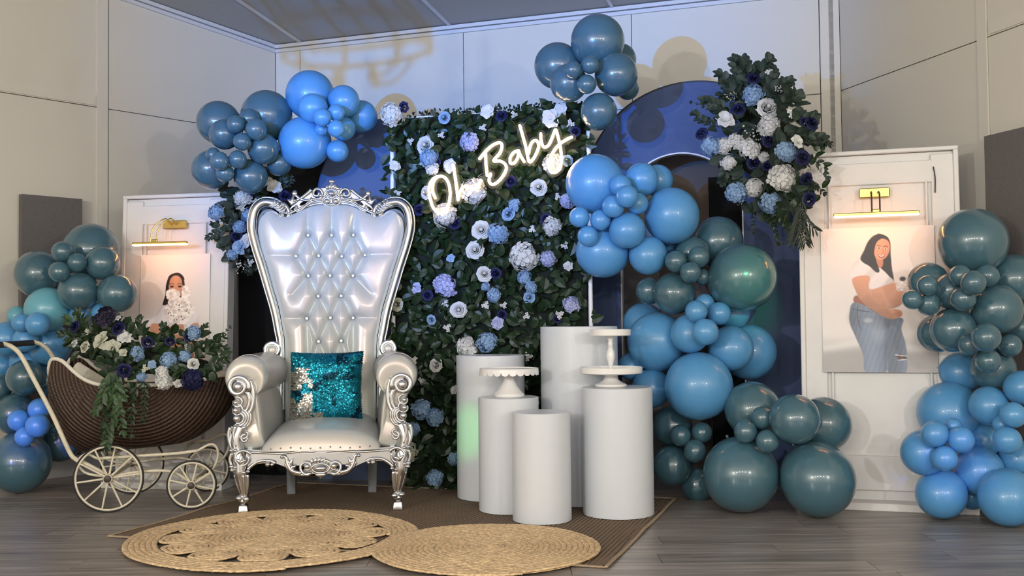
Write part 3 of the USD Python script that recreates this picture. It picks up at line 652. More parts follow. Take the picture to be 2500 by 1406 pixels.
nails = [ball((x, -0.018, z), 0.0042, 6) for x, z in zip(*[np.interp(np.linspace(0, 1, 34), np.linspace(0, 1, len(sd)), sd[:, k]) for k in (0, 1)])]
nails = [(n_[0] * [1, 1, 1] - [0.013, 0, 0], n_[1]) for n_ in nails]
tn = [ball((x, -0.018, float(ztop(x)) - 0.012), 0.0042, 6) for x in np.linspace(-0.4, 0.4, 19)]
obj('nail_trim', leaned(cat(nails + [mirror(n_) for n_ in nails] + tn), SB), M['nail'], th, kind='stuff')
# side rails of the back, ending in a curl with carved ribs
rail = catmull([(0.285, 0.50), (0.290, 0.86), (0.302, 0.95), (0.325, 1.07), (0.362, 1.2), (0.400, 1.33), (0.438, 1.45), (0.462, 1.55), (0.462, 1.62), (0.445, 1.68), (0.405, 1.715), (0.355, 1.715), (0.315, 1.697), (0.290, 1.668), (0.288, 1.645)], 8)
def back_rail():
    k = len(rail); rr = np.interp(np.linspace(0, 1, k), [0, 0.1, 0.5, 0.8, 0.93, 1], [0.017, 0.019, 0.024, 0.027, 0.019, 0.013])
    t = np.gradient(rail, axis=0); t /= np.linalg.norm(t, axis=1, keepdims=True); nrm = np.stack([t[:, 1], -t[:, 0]], 1)
    ms = [tube(xz(rail, -0.012), rr, 14, flat=1.15, up=(0, 1, 0)), tube(xz(rail + nrm * (rr[:, None] + 0.004), 0.0), 0.006, 8, up=(0, 1, 0)), tube(xz(rail - nrm * (rr[:, None] * 0.9), -0.012), 0.0055, 8, up=(0, 1, 0))]
    return cat(ms)
def curl():
    ms = []
    for q in range(5):                                                    # ribs over the shoulder
        i = int(len(rail) * (0.80 + 0.03 * q)); c = rail[i]; t = rail[min(i + 4, len(rail) - 1)] - rail[i - 4]; t /= np.linalg.norm(t)
        n_ = np.array([t[1], -t[0]]); p = [c - n_ * 0.026 - t * 0.012, c + t * 0.012, c + n_ * 0.030 + t * 0.004]
        ms.append(tube(xz(catmull(p, 5), -0.036), 0.0075 * np.sin(np.linspace(0.5, PI - 0.4, 11)), 8, up=(0, 1, 0)))
    ms.append(scroll([(0.318, 1.700), (0.285, 1.705), (0.258, 1.680), (0.250, 1.645), (0.268, 1.620), (0.295, 1.622), (0.303, 1.640), (0.290, 1.650)], 0.014, 0.010, -0.014))
    ms.append(ball((0.288, -0.02, 1.640), 0.013))
    ms.append(scroll([(0.252, 1.66), (0.238, 1.645), (0.235, 1.625)], 0.008, 0.004, -0.01))
    return cat(ms)
for s in (1, -1):
    f_ = (lambda m: m) if s > 0 else mirror
    o = obj('back_rail', leaned(f_(back_rail()), SB), M['silver'], th, smooth=True)
    obj('shoulder_curl', leaned(f_(curl()), SB), M['silver'], o, smooth=True)
    # round boss where the back meets the arm
    d_ = cat([tube(xz(volute(0, 0, 0.040, 0.040, 0, 1, 33)[:-1]), 0.012, 8, closed=True), rotx(lathe([(0.0, 0.0), (0.036, 0.0), (0.045, 0.012), (0.044, 0.05), (0.0, 0.05)], 24), -PI / 2)])
    e = obj('arm_boss', leaned(move(d_, (s * 0.335, -0.045, 0.845)), SB), M['silver'], th, smooth=40)
    obj('boss_pad', leaned(move(ball((0, 0, 0), (0.027, 0.012, 0.027)), (s * 0.335, -0.048, 0.845)), SB), M['pearl'], e, smooth=True, label='white padded centre of the boss')
# crest: pierced carved arch
def crest():
    up_ = catmull([(0.0, 1.80), (0.045, 1.80), (0.10, 1.795), (0.14, 1.765), (0.18, 1.735), (0.225, 1.70), (0.255, 1.66)], 6)
    lo = [(x, float(ztop(x)) + 0.006) for x in np.linspace(0.26, 0, 20)]
    h_ = np.vstack([up_, lo]); full = Polygon(np.vstack([h_, (h_ * [-1, 1])[::-1]])).buffer(0.002)
    for s in (1, -1):
        for c_, a, b in (((0.085, 1.765), 0.028, 0.022), ((0.165, 1.712), 0.024, 0.011), ((0.222, 1.680), 0.017, 0.010)):
            full = full.difference(Polygon([(s * (c_[0] + a * math.cos(q) + 0.3 * a * math.sin(q) * 0), c_[1] + b * math.sin(q) - (0.45 * a * math.cos(q) if c_[0] > 0.1 else 0)) for q in np.linspace(0, 2 * PI, 20, endpoint=False)]))
    return full
base = obj('crest', leaned(carved(crest(), 0.026, 0.006, 0.004, -0.012), SB), M['silver'], th)
def crest_scrolls():
    ms = [scroll(volute(0.085, 1.770, 0.036, 0.010, -1.9, -1.25), 0.009, 0.007, -0.026, raw=True), ball((0.062, -0.030, 1.757), 0.013), scroll([(0.052, 1.735), (0.10, 1.735), (0.15, 1.728), (0.185, 1.738), (0.212, 1.76)], 0.006, 0.010, -0.024), ball((0.217, -0.024, 1.770), (0.017, 0.013, 0.019)),
          scroll([(0.118, 1.792), (0.15, 1.763), (0.19, 1.735), (0.205, 1.732)], 0.011, 0.007, -0.022), leafy(0.235, 1.70, 1.75, 0.055, 0.011, -0.022, 3), ball((0.215, -0.026, 1.725), 0.009),
          scroll([(0.115, 1.715), (0.145, 1.70), (0.17, 1.675), (0.20, 1.662), (0.215, 1.672), (0.208, 1.685)], 0.007, 0.006, -0.026), ball((0.205, -0.030, 1.682), 0.010), ball((0.205, -0.03, 1.692), 0.008), scroll([(0.06, 1.723), (0.13, 1.708), (0.19, 1.675), (0.255, 1.645)], 0.006, 0.008, -0.022), leafy(0.125, 1.718, 2.6, 0.04, 0.008, -0.03, 2)]
    return cat(ms)
cs = crest_scrolls()
for s in (1, -1): obj('carved_scroll', leaned(cs if s > 0 else mirror(cs), SB), M['silver'], base, smooth=True)
med = [ball((0, -0.032, 1.769), (0.024, 0.014, 0.014)), tube(xz([(0.036 * math.cos(q), 1.769 + 0.022 * math.sin(q)) for q in np.linspace(0, 2 * PI, 28, endpoint=False)], -0.026), 0.006, 8, closed=True)]
for q in np.linspace(-1, 1, 5): med.append(leafy(0.022 * q, 1.795, PI / 2 - 0.75 * q, 0.052 - 0.014 * abs(q), 0.012, -0.022, 1))
med += [ball((0, -0.024, 1.842), (0.020, 0.012, 0.014)), ball((0.026, -0.03, 1.722), (0.017, 0.013, 0.015)), ball((-0.026, -0.03, 1.722), (0.017, 0.013, 0.015)), scroll(volute(0.026, 1.724, 0.028, 0.024, PI * 0.6, -0.9), 0.006, 0.006, -0.024, raw=True), mirror(scroll(volute(0.026, 1.724, 0.028, 0.024, PI * 0.6, -0.9), 0.006, 0.006, -0.024, raw=True)), ball((0, -0.026, 1.70), (0.012, 0.01, 0.012)), ball((0, -0.026, 1.743), (0.016, 0.01, 0.012))]
obj('medallion', leaned(cat(med), SB), M['silver'], base, smooth=True)
# seat
def seat():
    nu, nv = 70, 60; u = np.linspace(-1, 1, nu); v = np.linspace(0, 1, nv); U, V = np.meshgrid(u, v, indexing='ij')
    Y = -0.335 + 0.60 * V; Wd = 0.315 - 0.035 * V; X = U * (Wd + 0.01 * np.sin(V * PI))
    edge = (1 - np.abs(U) ** 6) ** 0.6; fr = 1 - np.exp(-V / 0.055)
    Z = 0.325 + 0.02 * V + edge * fr * (0.075 + 0.055 * V + 0.03 * (1 - U * U))
    Y = Y - 0.018 * np.sin(np.clip(V / 0.18, 0, 1) * PI) * (1 - U**4)
    return (np.stack([X, Y, Z], -1).reshape(-1, 3), grid_faces(nu, nv))
obj('seat_cushion', seat(), M['pearl'], th, smooth=True)
# arms
def arm():
    """Roll over an upright panel, its section in (x, z) swept from front to back with rounded ends."""
    a = np.linspace(-0.25 * PI, 1.30 * PI, 26); cx, cz, r = 0.398, 0.715, 0.113
    sec = [(cx + r * math.cos(q), cz + r * math.sin(q)) for q in a]
    sec += [(0.325, 0.60), (0.312, 0.50), (0.306, 0.40), (0.305, 0.33), (0.44, 0.33), (0.445, 0.45), (0.45, 0.58)]
    sec = catmull(sec, 3, closed=True); c0 = np.array([0.385, 0.6])
    st = [(-0.286, 0.50), (-0.298, 0.70), (-0.297, 0.82), (-0.286, 0.91), (-0.262, 0.975), (-0.225, 1.0), (-0.1, 1.0), (0.02, 0.99), (0.14, 0.98), (0.25, 0.96), (0.29, 0.9)]
    v = np.stack([np.stack([(sec[:, 0] - c0[0]) * k + c0[0] - 0.045 * smoothstep(y, -0.1, 0.3), np.full(len(sec), y + 0.012 * np.maximum(0, 0.5 - sec[:, 1]) * 4 * (y < -0.2)), (sec[:, 1] - c0[1]) * (k if True else 1) + c0[1] + 0.015 * smoothstep(y, -0.2, 0.3)], -1) for y, k in st])
    n = len(sec); m, k = v.reshape(-1, 3), len(st)
    f = grid_faces(k, n); j = np.arange(k - 1) * n
    f = np.vstack([f, np.stack([j + n - 1, j, j + n], 1), np.stack([j + n - 1, j + n, j + 2 * n - 1], 1)])
    m = np.vstack([m, v[0].mean(0), v[-1].mean(0)]); i = np.arange(n); e = len(m)
    f = np.vstack([f, np.stack([np.full(n, e - 2), (i + 1) % n, i], 1), np.stack([np.full(n, e - 1), (k - 1) * n + i, (k - 1) * n + (i + 1) % n], 1)])
    return fix((m, f))
def arm_seam():
    q = np.linspace(0.15 * PI, 0.85 * PI, 14)
    return tube(np.stack([0.398 + 0.1145 * np.cos(q), np.full(14, -0.17), 0.716 + 0.1145 * np.sin(q)], 1), 0.0022, 6)
YF = -0.300
def arm_post():
    ms = [scroll(volute(0.430, 0.666, 0.056, 0.026, PI * 1.1, -1.35, 34), 0.016, 0.010, YF - 0.010, raw=True, n=10), ball((0.430, YF - 0.022, 0.666), (0.026, 0.020, 0.026))]
    ms.append(scroll([(0.372, 0.700), (0.356, 0.650), (0.352, 0.60), (0.360, 0.555), (0.378, 0.520), (0.40, 0.505)], 0.012, 0.010, YF, n=10))
    ms.append(scroll([(0.385, 0.640), (0.372, 0.595), (0.382, 0.55), (0.405, 0.525)], 0.016, 0.010, YF - 0.004))
    for z, r in ((0.583, 0.015), (0.542, 0.017)):
        ms += [ball((0.442, YF - 0.016, z), (r, 0.015, r)), scroll(volute(0.436, z, r + 0.014, r + 0.004, PI * 0.45, 0.85), 0.007, 0.006, YF - 0.006, raw=True)]
    for k in range(4): ms.append(scroll(volute(0.428, 0.500, 0.030 + 0.011 * k, 0.026 + 0.011 * k, PI * (0.60 + 0.03 * k), 0.52), 0.0065, 0.0065, YF - 0.020 + 0.006 * k, raw=True))
    ms.append(ball((0.436, YF - 0.022, 0.500), (0.020, 0.017, 0.020)))
    return cat(ms)
def leg_front():
    K = [((0.415, YF + 0.012, 0.455), 0.040), ((0.440, YF + 0.004, 0.40), 0.041), ((0.436, YF + 0.004, 0.33), 0.040), ((0.420, YF + 0.0, 0.27), 0.044), ((0.418, YF - 0.002, 0.215), 0.042), ((0.410, YF, 0.16), 0.034), ((0.402, YF + 0.002, 0.11), 0.026), ((0.400, YF - 0.002, 0.075), 0.022)]
    p = catmull([k[0] for k in K], 6); r = np.interp(np.linspace(0, 1, len(p)), np.linspace(0, 1, len(K)), [k[1] for k in K])
    ms = [tube(p, r, 16, flat=0.9)]
    ms.append(scroll([(0.468, 0.455), (0.478, 0.41), (0.468, 0.36), (0.452, 0.335)], 0.012, 0.008, YF - 0.022)); ms.append(scroll([(0.440, 0.46), (0.45, 0.41), (0.438, 0.355)], 0.013, 0.008, YF - 0.030))
    ms.append(scroll(volute(0.395, 0.418, 0.036, 0.012, PI * 0.55, -0.95), 0.009, 0.006, YF - 0.020, raw=True)); ms.append(scroll(volute(0.392, 0.395, 0.022, 0.012, PI * 0.55, -0.85), 0.007, 0.005, YF - 0.032, raw=True))
    for x, z in ((0.462, 0.335), (0.440, 0.333), (0.462, 0.250), (0.440, 0.246), (0.458, 0.232)): ms.append(ball((x, YF - 0.030, z), (0.013, 0.013, 0.011)))
    ms.append(scroll([(0.46, 0.32), (0.47, 0.285), (0.462, 0.25)], 0.010, 0.008, YF - 0.026))
    ms.append(scroll(volute(0.402, 0.290, 0.045, 0.030, PI * 0.85, -1.0, 20), 0.009, 0.007, YF - 0.034, raw=True)); ms.append(leafy(0.415, 0.262, PI * 0.55, 0.050, 0.009, YF - 0.048, 3))
    for x in (0.378, 0.40, 0.422): ms.append(ball((x - 0.004, YF - 0.034, 0.224 - 0.006 * (x == 0.40)), (0.011, 0.010, 0.009)))
    for q in (-1.0, -0.35, 0.35, 1.0):                                       # flutes
        ms.append(tube(catmull([(0.412 + 0.034 * q, YF - 0.020 - 0.014 * (1 - q * q), 0.205), (0.407 + 0.027 * q, YF - 0.016 - 0.014 * (1 - q * q), 0.15), (0.401 + 0.014 * q, YF - 0.010 - 0.012 * (1 - q * q), 0.10)], 5), 0.0075, 8))
    ms += [ball((0.386, YF - 0.026, 0.079), (0.019, 0.019, 0.018)), ball((0.424, YF - 0.022, 0.083), (0.018, 0.018, 0.017)), ball((0.405, YF - 0.006, 0.066), (0.026, 0.024, 0.022))]
    foot = box(0.403, YF - 0.004, 0.0235, 0.052, 0.052, 0.047, 0.006); fv = foot[0].copy(); k = 1 + 0.25 * (0.0235 - fv[:, 2]) / 0.0235 * 0.6
    fv[:, 0] = 0.403 + (fv[:, 0] - 0.403) * k; fv[:, 1] = YF - 0.004 + (fv[:, 1] - YF + 0.004) * k; ms.append((fv, foot[1]))
    return cat(ms)
A_, S_, Pm, Lf = arm(), arm_seam(), arm_post(), leg_front()
for s in (1, -1):
    f_ = (lambda m: m) if s > 0 else mirror
    o = obj('arm', f_(A_), M['pearl'], th, smooth=50)
    obj('seam', f_(S_), M['pearl'], o, smooth=True)
    o = obj('arm_post', f_(Pm), M['silver'], th, smooth=True, label='silver carved arm front with scrolls')
    obj('leg', f_(Lf), M['silver'], th, smooth=True, label='silver carved front leg')
for s in (1, -1):
    b_ = box(s * 0.235, 0.300, 0.17, 0.062, 0.062, 0.34, 0.004); v = b_[0].copy(); k = 0.78 + 0.22 * v[:, 2] / 0.34
    v[:, 0] = s * 0.235 + (v[:, 0] - s * 0.235) * k; v[:, 1] = 0.30 + (v[:, 1] - 0.30) * k
    obj('leg', (v, b_[1]), M['leg_grey'], th, label='plain grey back leg')
    obj('side_rail', box(s * 0.375, 0.0, 0.30, 0.04, 0.56, 0.09, 0.01), M['silver'], th)
obj('back_seat_rail', box(0, 0.285, 0.36, 0.56, 0.04, 0.12, 0.01), M['leg_grey'], th)
# apron
def apron():
    top = [(0.39, 0.335), (0.30, 0.330), (0.22, 0.326), (0.12, 0.332), (0.05, 0.328), (0.0, 0.333)]
    low = [(0.0, 0.20), (0.06, 0.200), (0.12, 0.212), (0.18, 0.236), (0.235, 0.258), (0.28, 0.262), (0.33, 0.258), (0.375, 0.235), (0.39, 0.22)]
    h_ = np.vstack([catmull(top, 5), catmull(low[::-1], 5)]); full = Polygon(np.vstack([h_[:0:-1] * [1, 1], (h_ * [-1, 1])[1:]])).buffer(0)
    a = np.vstack([catmull(top, 5)[::-1]]); b = catmull(low, 5)
    full = Polygon(np.vstack([a * [-1, 1], ][::-1])).buffer(0) if False else Polygon(np.vstack([(a * [-1, 1])[::-1], a[1:] if False else np.zeros((0, 2)), catmull(top, 5)[::-1][1:], b[::-1], (b * [-1, 1])[1:]])).buffer(0)
    for s in (1, -1):
        full = full.difference(Polygon([(s * (0.118 + 0.038 * math.cos(q)), 0.232 + 0.014 * math.sin(q)) for q in np.linspace(0, 2 * PI, 18, endpoint=False)]))
    return full
ap_ = apron()
ap = obj('apron', carved(ap_, 0.03, 0.010, 0.006, YF - 0.006), M['silver'], th)
def apron_half():
    y = YF - 0.030
    return cat([scroll(volute(0.072, 0.238, 0.040, 0.012, -PI * 0.6, 1.15), 0.009, 0.007, y, raw=True), ball((0.070, y - 0.006, 0.243), (0.016, 0.013, 0.016)),
                scroll([(0.05, 0.205), (0.10, 0.200), (0.145, 0.213), (0.150, 0.238), (0.13, 0.245)], 0.008, 0.007, y), scroll([(0.10, 0.206), (0.15, 0.222), (0.172, 0.255), (0.180, 0.290), (0.198, 0.300)], 0.012, 0.008, y), ball((0.200, y - 0.004, 0.296), 0.010),
                scroll([(0.14, 0.225), (0.17, 0.235), (0.185, 0.262)], 0.009, 0.006, y), leafy(0.15, 0.245, 0.9, 0.055, 0.009, y, 3), ball((0.275, y, 0.258), (0.014, 0.012, 0.013)), ball((0.252, y, 0.256), (0.010, 0.01, 0.009)),
                scroll([(0.235, 0.262), (0.255, 0.273), (0.285, 0.277), (0.325, 0.272), (0.36, 0.250), (0.378, 0.232)], 0.009, 0.009, y + 0.006), scroll([(0.03, 0.318), (0.10, 0.322), (0.20, 0.313), (0.30, 0.318), (0.385, 0.322)], 0.006, 0.006, y + 0.004)])
ah = apron_half()
for s in (1, -1): obj('carved_scroll', ah if s > 0 else mirror(ah), M['silver'], ap, smooth=True)
y = YF - 0.030
mm = [ball((0, y - 0.006, 0.232), (0.034, 0.016, 0.015)), tube(xz([(0.046 * math.cos(q), 0.232 + 0.024 * math.sin(q)) for q in np.linspace(0, 2 * PI, 30, endpoint=False)], y), 0.006, 8, closed=True)]
for q in np.linspace(-1, 1, 7): mm.append(leafy(0.040 * q, 0.256, PI / 2 - 0.95 * q, 0.050 - 0.012 * abs(q), 0.010, y + 0.004, 1))
mm += [ball((0, y, 0.198), (0.030, 0.012, 0.012)), leafy(0.0, 0.200, -PI / 2, 0.022, 0.008, y, 3)]
obj('medallion', cat(mm), M['silver'], ap, smooth=True)
obj('nail_trim', cat([ball((x, YF - 0.036 + 0.3 * x * x * 0, 0.341 + 0.003 * math.sin(x * 30)), 0.0048, 6) for x in np.linspace(-0.31, 0.31, 13)]), M['nail'], th, kind='stuff')
# sequin pillow on the seat
def pillow():
    W, H, T = 0.205, 0.190, 0.075
    cpos = (TH[0] - 0.012, TH[1] + 0.055, 0.650)
    t = thing('sequin_pillow', 'square teal sequin throw pillow with silver flipped patches on the throne seat', 'pillow', cpos, 4.5)
    n = 46; u = np.linspace(-1, 1, n); U, V = np.meshgrid(u, u, indexing='ij')
    def surf(U, V):
        b = np.maximum(0, (1 - U**4)) ** 0.6 * np.maximum(0, (1 - V**4)) ** 0.6
        X = U * W * (1 - 0.05 * (1 - V * V)) ; Z = V * H * (1 - 0.05 * (1 - U * U)) ; Y = -T * b * (0.9 + 0.2 * np.sin(3 * U + 1) * np.sin(2.5 * V))
        Yl = Y + 0.24 * Z; return np.stack([X, Yl, Z], -1)
    fr = surf(U, V).reshape(-1, 3); bk = surf(U, V); bk[..., 1] = 2 * 0.24 * bk[..., 2] - bk[..., 1]
    f = grid_faces(n, n); obj('cover', cat([(fr, f), (bk.reshape(-1, 3), f[:, ::-1])]), M['pillow'], t, smooth=True)
    g = np.random.default_rng(11); lists = {'seq_teal': [], 'seq_dark': [], 'seq_silver': []}
    s_ = 0.0052
    q = np.array([(math.cos(a), math.sin(a), 0) for a in np.linspace(0, 2 * PI, 6, endpoint=False)])
    for i, a in enumerate(np.linspace(-0.975, 0.975, 62)):
        for j, b in enumerate(np.linspace(-0.97, 0.97, 62)):
            a2, b2 = a + (j % 2) * 0.016 + g.uniform(-0.006, 0.006), b + g.uniform(-0.006, 0.006)
            p = surf(np.array(a2), np.array(b2)); e = 0.01
            n_ = np.cross(surf(np.array(a2 + e), np.array(b2)) - p, surf(np.array(a2), np.array(b2 + e)) - p); n_ /= np.linalg.norm(n_)
            if n_[1] > 0: n_ = -n_
            w = meshkit.fbm(np.array([a2 * 2.6 + 3, b2 * 3.4 + 8, 0.5]), 4)
            flip = (a2 < -0.35 and b2 < 0.55 and w > 0.50) or (b2 < -0.80 and a2 < -0.05 and w > 0.40)
            dark = meshkit.fbm(np.array([a2 * 4 + 9, b2 * 4, 4.5]), 3) > 0.60 or (b2 > 0.62 and a2 > 0.3 and w > 0.46)
            k = 'seq_silver' if flip else ('seq_dark' if dark else 'seq_teal')
            n2 = n_ + g.normal(0, 0.16, 3) + [0, 0, -0.18]
            lists[k].append(place((q * s_, None), p + n_ * 0.004, n2)[0])
    fan = np.array([(0, k, k + 1) for k in range(1, 5)])
    for k, l in lists.items():
        v = np.array(l); N = len(v); ff = (fan[None] + 6 * np.arange(N)[:, None, None]).reshape(-1, 3)
        obj('sequins', (v.reshape(-1, 3), ff), M[k], t, kind='stuff', label={'seq_teal': 'teal sequins', 'seq_dark': 'dark teal sequins', 'seq_silver': 'silver sequins flipped over'}[k])
pillow()

# ------------------------------------------------------------------ rugs
def flat_rug():
    A, Bq, Cq = G(262, 1312), G(1478, 1389), G(1648, 1219)
    ex, ey = (Bq - A)[:2], (Cq - Bq)[:2]; Lx, Ly = np.linalg.norm(ex), np.linalg.norm(ey); ux, uy = ex / Lx, ey / Ly
    t = thing('flatweave_rug', 'large ribbed brown flatweave rug under the throne and white columns', 'rug', (A[0], A[1], 0))
    def at(a, b, z):
        p = a[..., None] * ux + b[..., None] * uy; return np.concatenate([p, z[..., None]], -1)
    nr = int(Lx / 0.0205); na = nr * 5 + 1; a = np.linspace(0.02, Lx, na); b = np.linspace(0.012, Ly - 0.012, 36); A2, B2 = np.meshgrid(a, b, indexing='ij')
    ph = (A2 * nr / Lx) % 1.0; z = 0.0030 + 0.0050 * np.abs(np.sin(ph * PI)) ** 0.8
    wav = 0.006 * np.exp(-((A2 - Lx) / 0.05) ** 2) * np.clip(np.sin(B2 * 9 + 1), 0, 1); z = z + wav
    A3 = A2 + 0.006 * np.sin(B2 * 7) * (A2 > Lx - 0.03)
    obj('ribbed_weave', (at(A3, B2, z).reshape(-1, 3), grid_faces(na, 36)), M['rug'], t, smooth=True)
    mk = lambda a0, a1, b0, b1: tube(catmull(at(np.linspace(a0, a1, 12), np.linspace(b0, b1, 12), 0.0062 + 0.005 * np.clip(np.sin(np.linspace(b0, b1, 12) * 9 + 1), 0, 1) * (b0 != b1)), 3), 0.009, 8, flat=0.55, up=(0, 0, 1))
    obj('binding', mk(Lx + 0.004, Lx + 0.004, 0.0, Ly), M['rug_edge'], t); obj('binding', mk(0.015, 0.015, 0.0, Ly), M['rug_edge'], t)
    obj('selvage', mk(0, Lx, 0.006, 0.006), M['rug_edge'], t); obj('selvage', mk(0, Lx, Ly - 0.006, Ly - 0.006), M['rug_edge'], t)
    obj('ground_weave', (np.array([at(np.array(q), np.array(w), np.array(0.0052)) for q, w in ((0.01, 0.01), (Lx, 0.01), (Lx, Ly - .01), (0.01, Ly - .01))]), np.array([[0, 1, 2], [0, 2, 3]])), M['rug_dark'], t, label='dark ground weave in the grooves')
flat_rug()
def coil(r0, r1, pitch, seed, z=0.0, ell=(1, 1), wob=0.004, step=0.011, sq=0.0):
    turns = (r1 - r0) / pitch; n = int(2 * PI * (r0 + r1) / 2 * turns / step); t = np.linspace(0, 1, max(n, 30)); th = 2 * PI * turns * t; r = r0 + (r1 - r0) * t
    g = np.random.default_rng(seed); k = g.integers(2, 6); r = r * (1 + wob * np.sin(k * th + seed) + wob * 0.6 * np.sin((k + 3) * th))
    r = r * (1 + sq * np.sin(2 * th) ** 2 * r / r1)
    zz = z + 0.0016 * meshkit.noise(np.stack([r * np.cos(th) * 60, r * np.sin(th) * 60, 0 * r], -1), seed)
    p = np.stack([r * np.cos(th) * ell[0], r * np.sin(th) * ell[1], zz], 1)
    rr = pitch * 0.56 * (1 + 0.12 * np.sin(np.arange(len(t)) * 2.3) + 0.1 * g.normal(0, 1, len(t)).clip(-1, 1))
    return tube(p, rr, 6, flat=0.42, up=(0, 0, 1))
zj = 0.0135
c = G(1192, 1345); t = thing('round_jute_rug', 'plain round braided jute rug at the front beside the columns', 'rug', (c[0], c[1], zj))
obj('braided_coil', coil(0.11, 0.497, 0.0245, 3, 0.004, wob=0.006), M['jute'], t, smooth=True); obj('coil_centre', coil(0.012, 0.115, 0.0245, 5, 0.004), M['jute'], t, smooth=True)
obj('backing', lathe([(0, -0.003), (0.48, -0.003), (0.48, 0.0), (0, 0.0)], 60), M['jute'], t)
c = G(672, 1317); t = thing('openwork_jute_rug', 'larger round openwork jute rug with woven petals in front of the throne', 'rug', (c[0], c[1], zj))
obj('outer_braid', coil(0.520, 0.662, 0.0245, 8, 0.003, wob=0.010), M['jute'], t, smooth=True); obj('centre_coil', coil(0.012, 0.285, 0.0235, 9, 0.004), M['jute'], t, smooth=True)
for k in range(12):
    a = 2 * PI * k / 12 + 0.1; m = coil(0.010, 0.112, 0.022, 20 + k, 0.0045, ell=(1.06, 0.95), sq=0.20)
    obj('woven_petal', move(rotz(m, a), (0.400 * math.cos(a), 0.400 * math.sin(a), 0.0006 * (k % 2))), M['jute'], t, smooth=True)

# ------------------------------------------------------------------ white columns and cake stands
def column(px0, px1, base_py, top_py, label):
    cx = (px0 + px1) / 2; g = G(cx, base_py); r = (px1 - px0) / 2 * size_at(g)
    g = np.array([g[0], g[1], 0.0]) + np.array([g[0], g[1], 0]) / np.hypot(g[0], g[1]) * r; r = (px1 - px0) / 2 * size_at(g)
    fr = np.array([g[0], g[1] - r]); h = EYE[2] + (direction(cx, top_py) * (fr[1] / direction(cx, top_py)[1]))[2]
    t = thing('column_pedestal', label, 'pedestal', (g[0], g[1], 0.009), group=None); h -= 0.009
    obj('drum', lathe([(r - 0.012, 0.0), (r - 0.002, 0.0), (r, 0.003), (r, h - 0.004)], 96), M['pedestal'], t, smooth=40)
    obj('top_disc', lathe([(r, h - 0.004), (r - 0.0015, h - 0.0012), (r - 0.004, h), (0.0, h)], 96), M['pedestal'], t, smooth=40)
    return np.array([g[0], g[1], h + 0.009]), r
cA = column(1252, 1396, 1286, 1011, 'shortest white cylinder pedestal standing at the very front')
cB = column(1170, 1318, 1261, 974, 'white cylinder pedestal carrying the scalloped cake stand')
cC = column(1117, 1284, 1229, 869, 'tall white cylinder pedestal at the left with a green light patch')
cD = column(1324, 1513, 1242, 797, 'tallest white cylinder pedestal at the back of the group')
cE = column(1424, 1597, 1273, 950, 'wide white cylinder pedestal carrying the two-tier stand on the right')
p = cB[0] + [0.005, 0.0, 0.001]; t = thing('cake_stand', 'white single cake stand with scalloped lace edge on a cylinder pedestal', 'cake stand', p)
obj('foot', lathe([(0, 0), (0.078, 0), (0.081, 0.006), (0.080, 0.016), (0.066, 0.028), (0.046, 0.055), (0.030, 0.085), (0.018, 0.12), (0.012, 0.135), (0.0, 0.135)], 48), M['gloss'], t, smooth=40)
obj('plate', lathe([(0, 0.134), (0.10, 0.134), (0.152, 0.138), (0.156, 0.145), (0.156, 0.151), (0.150, 0.151), (0.148, 0.147), (0, 0.146)], 64), M['gloss'], t, smooth=40)
th_ = np.linspace(0, 2 * PI, 24 * 12, endpoint=False); ph = (th_ * 24 / (2 * PI)) % 1.0
dz = 0.014 + 0.018 * np.sqrt(np.maximum(0, 1 - (2 * ph - 1) ** 2))
rim = np.stack([np.stack([0.156 * np.cos(th_), 0.156 * np.sin(th_), np.full(len(th_), 0.146)], 1), np.stack([0.158 * np.cos(th_), 0.158 * np.sin(th_), 0.146 - dz], 1), np.stack([0.1555 * np.cos(th_), 0.1555 * np.sin(th_), 0.146 - dz], 1), np.stack([0.1535 * np.cos(th_), 0.1535 * np.sin(th_), np.full(len(th_), 0.146)], 1)], 1)
obj('scalloped_rim', (rim.reshape(-1, 3), grid_faces(len(th_), 4, True)), M['gloss'], t, label='lace-like scalloped edge')
p = cE[0] + [-0.03, 0.0, 0.001]; t = thing('tiered_cake_stand', 'white two-tier stand with turned stem on the right pedestal', 'cake stand', p)
obj('foot', lathe([(0, 0), (0.078, 0), (0.083, 0.006), (0.080, 0.014), (0.060, 0.022), (0.040, 0.036), (0.032, 0.055), (0.040, 0.068), (0, 0.068)], 48), M['gloss'], t, smooth=40)
def plate(z, r): return lathe([(0, z), (r - 0.008, z), (r - 0.002, z + 0.004), (r, z + 0.032), (r - 0.003, z + 0.034), (r - 0.006, z + 0.024), (r - 0.012, z + 0.02), (0, z + 0.02)], 64)
obj('lower_plate', plate(0.068, 0.164), M['gloss'], t, smooth=40)
obj('stem', lathe([(0, 0.088), (0.010, 0.088), (0.009, 0.10), (0.016, 0.13), (0.023, 0.155), (0.020, 0.18), (0.012, 0.20), (0.016, 0.205), (0.011, 0.212), (0.015, 0.22), (0.011, 0.235), (0.014, 0.245), (0.018, 0.262), (0, 0.262)], 32), M['gloss'], t, smooth=50)
obj('upper_plate', plate(0.262, 0.107), M['gloss'], t, smooth=40)

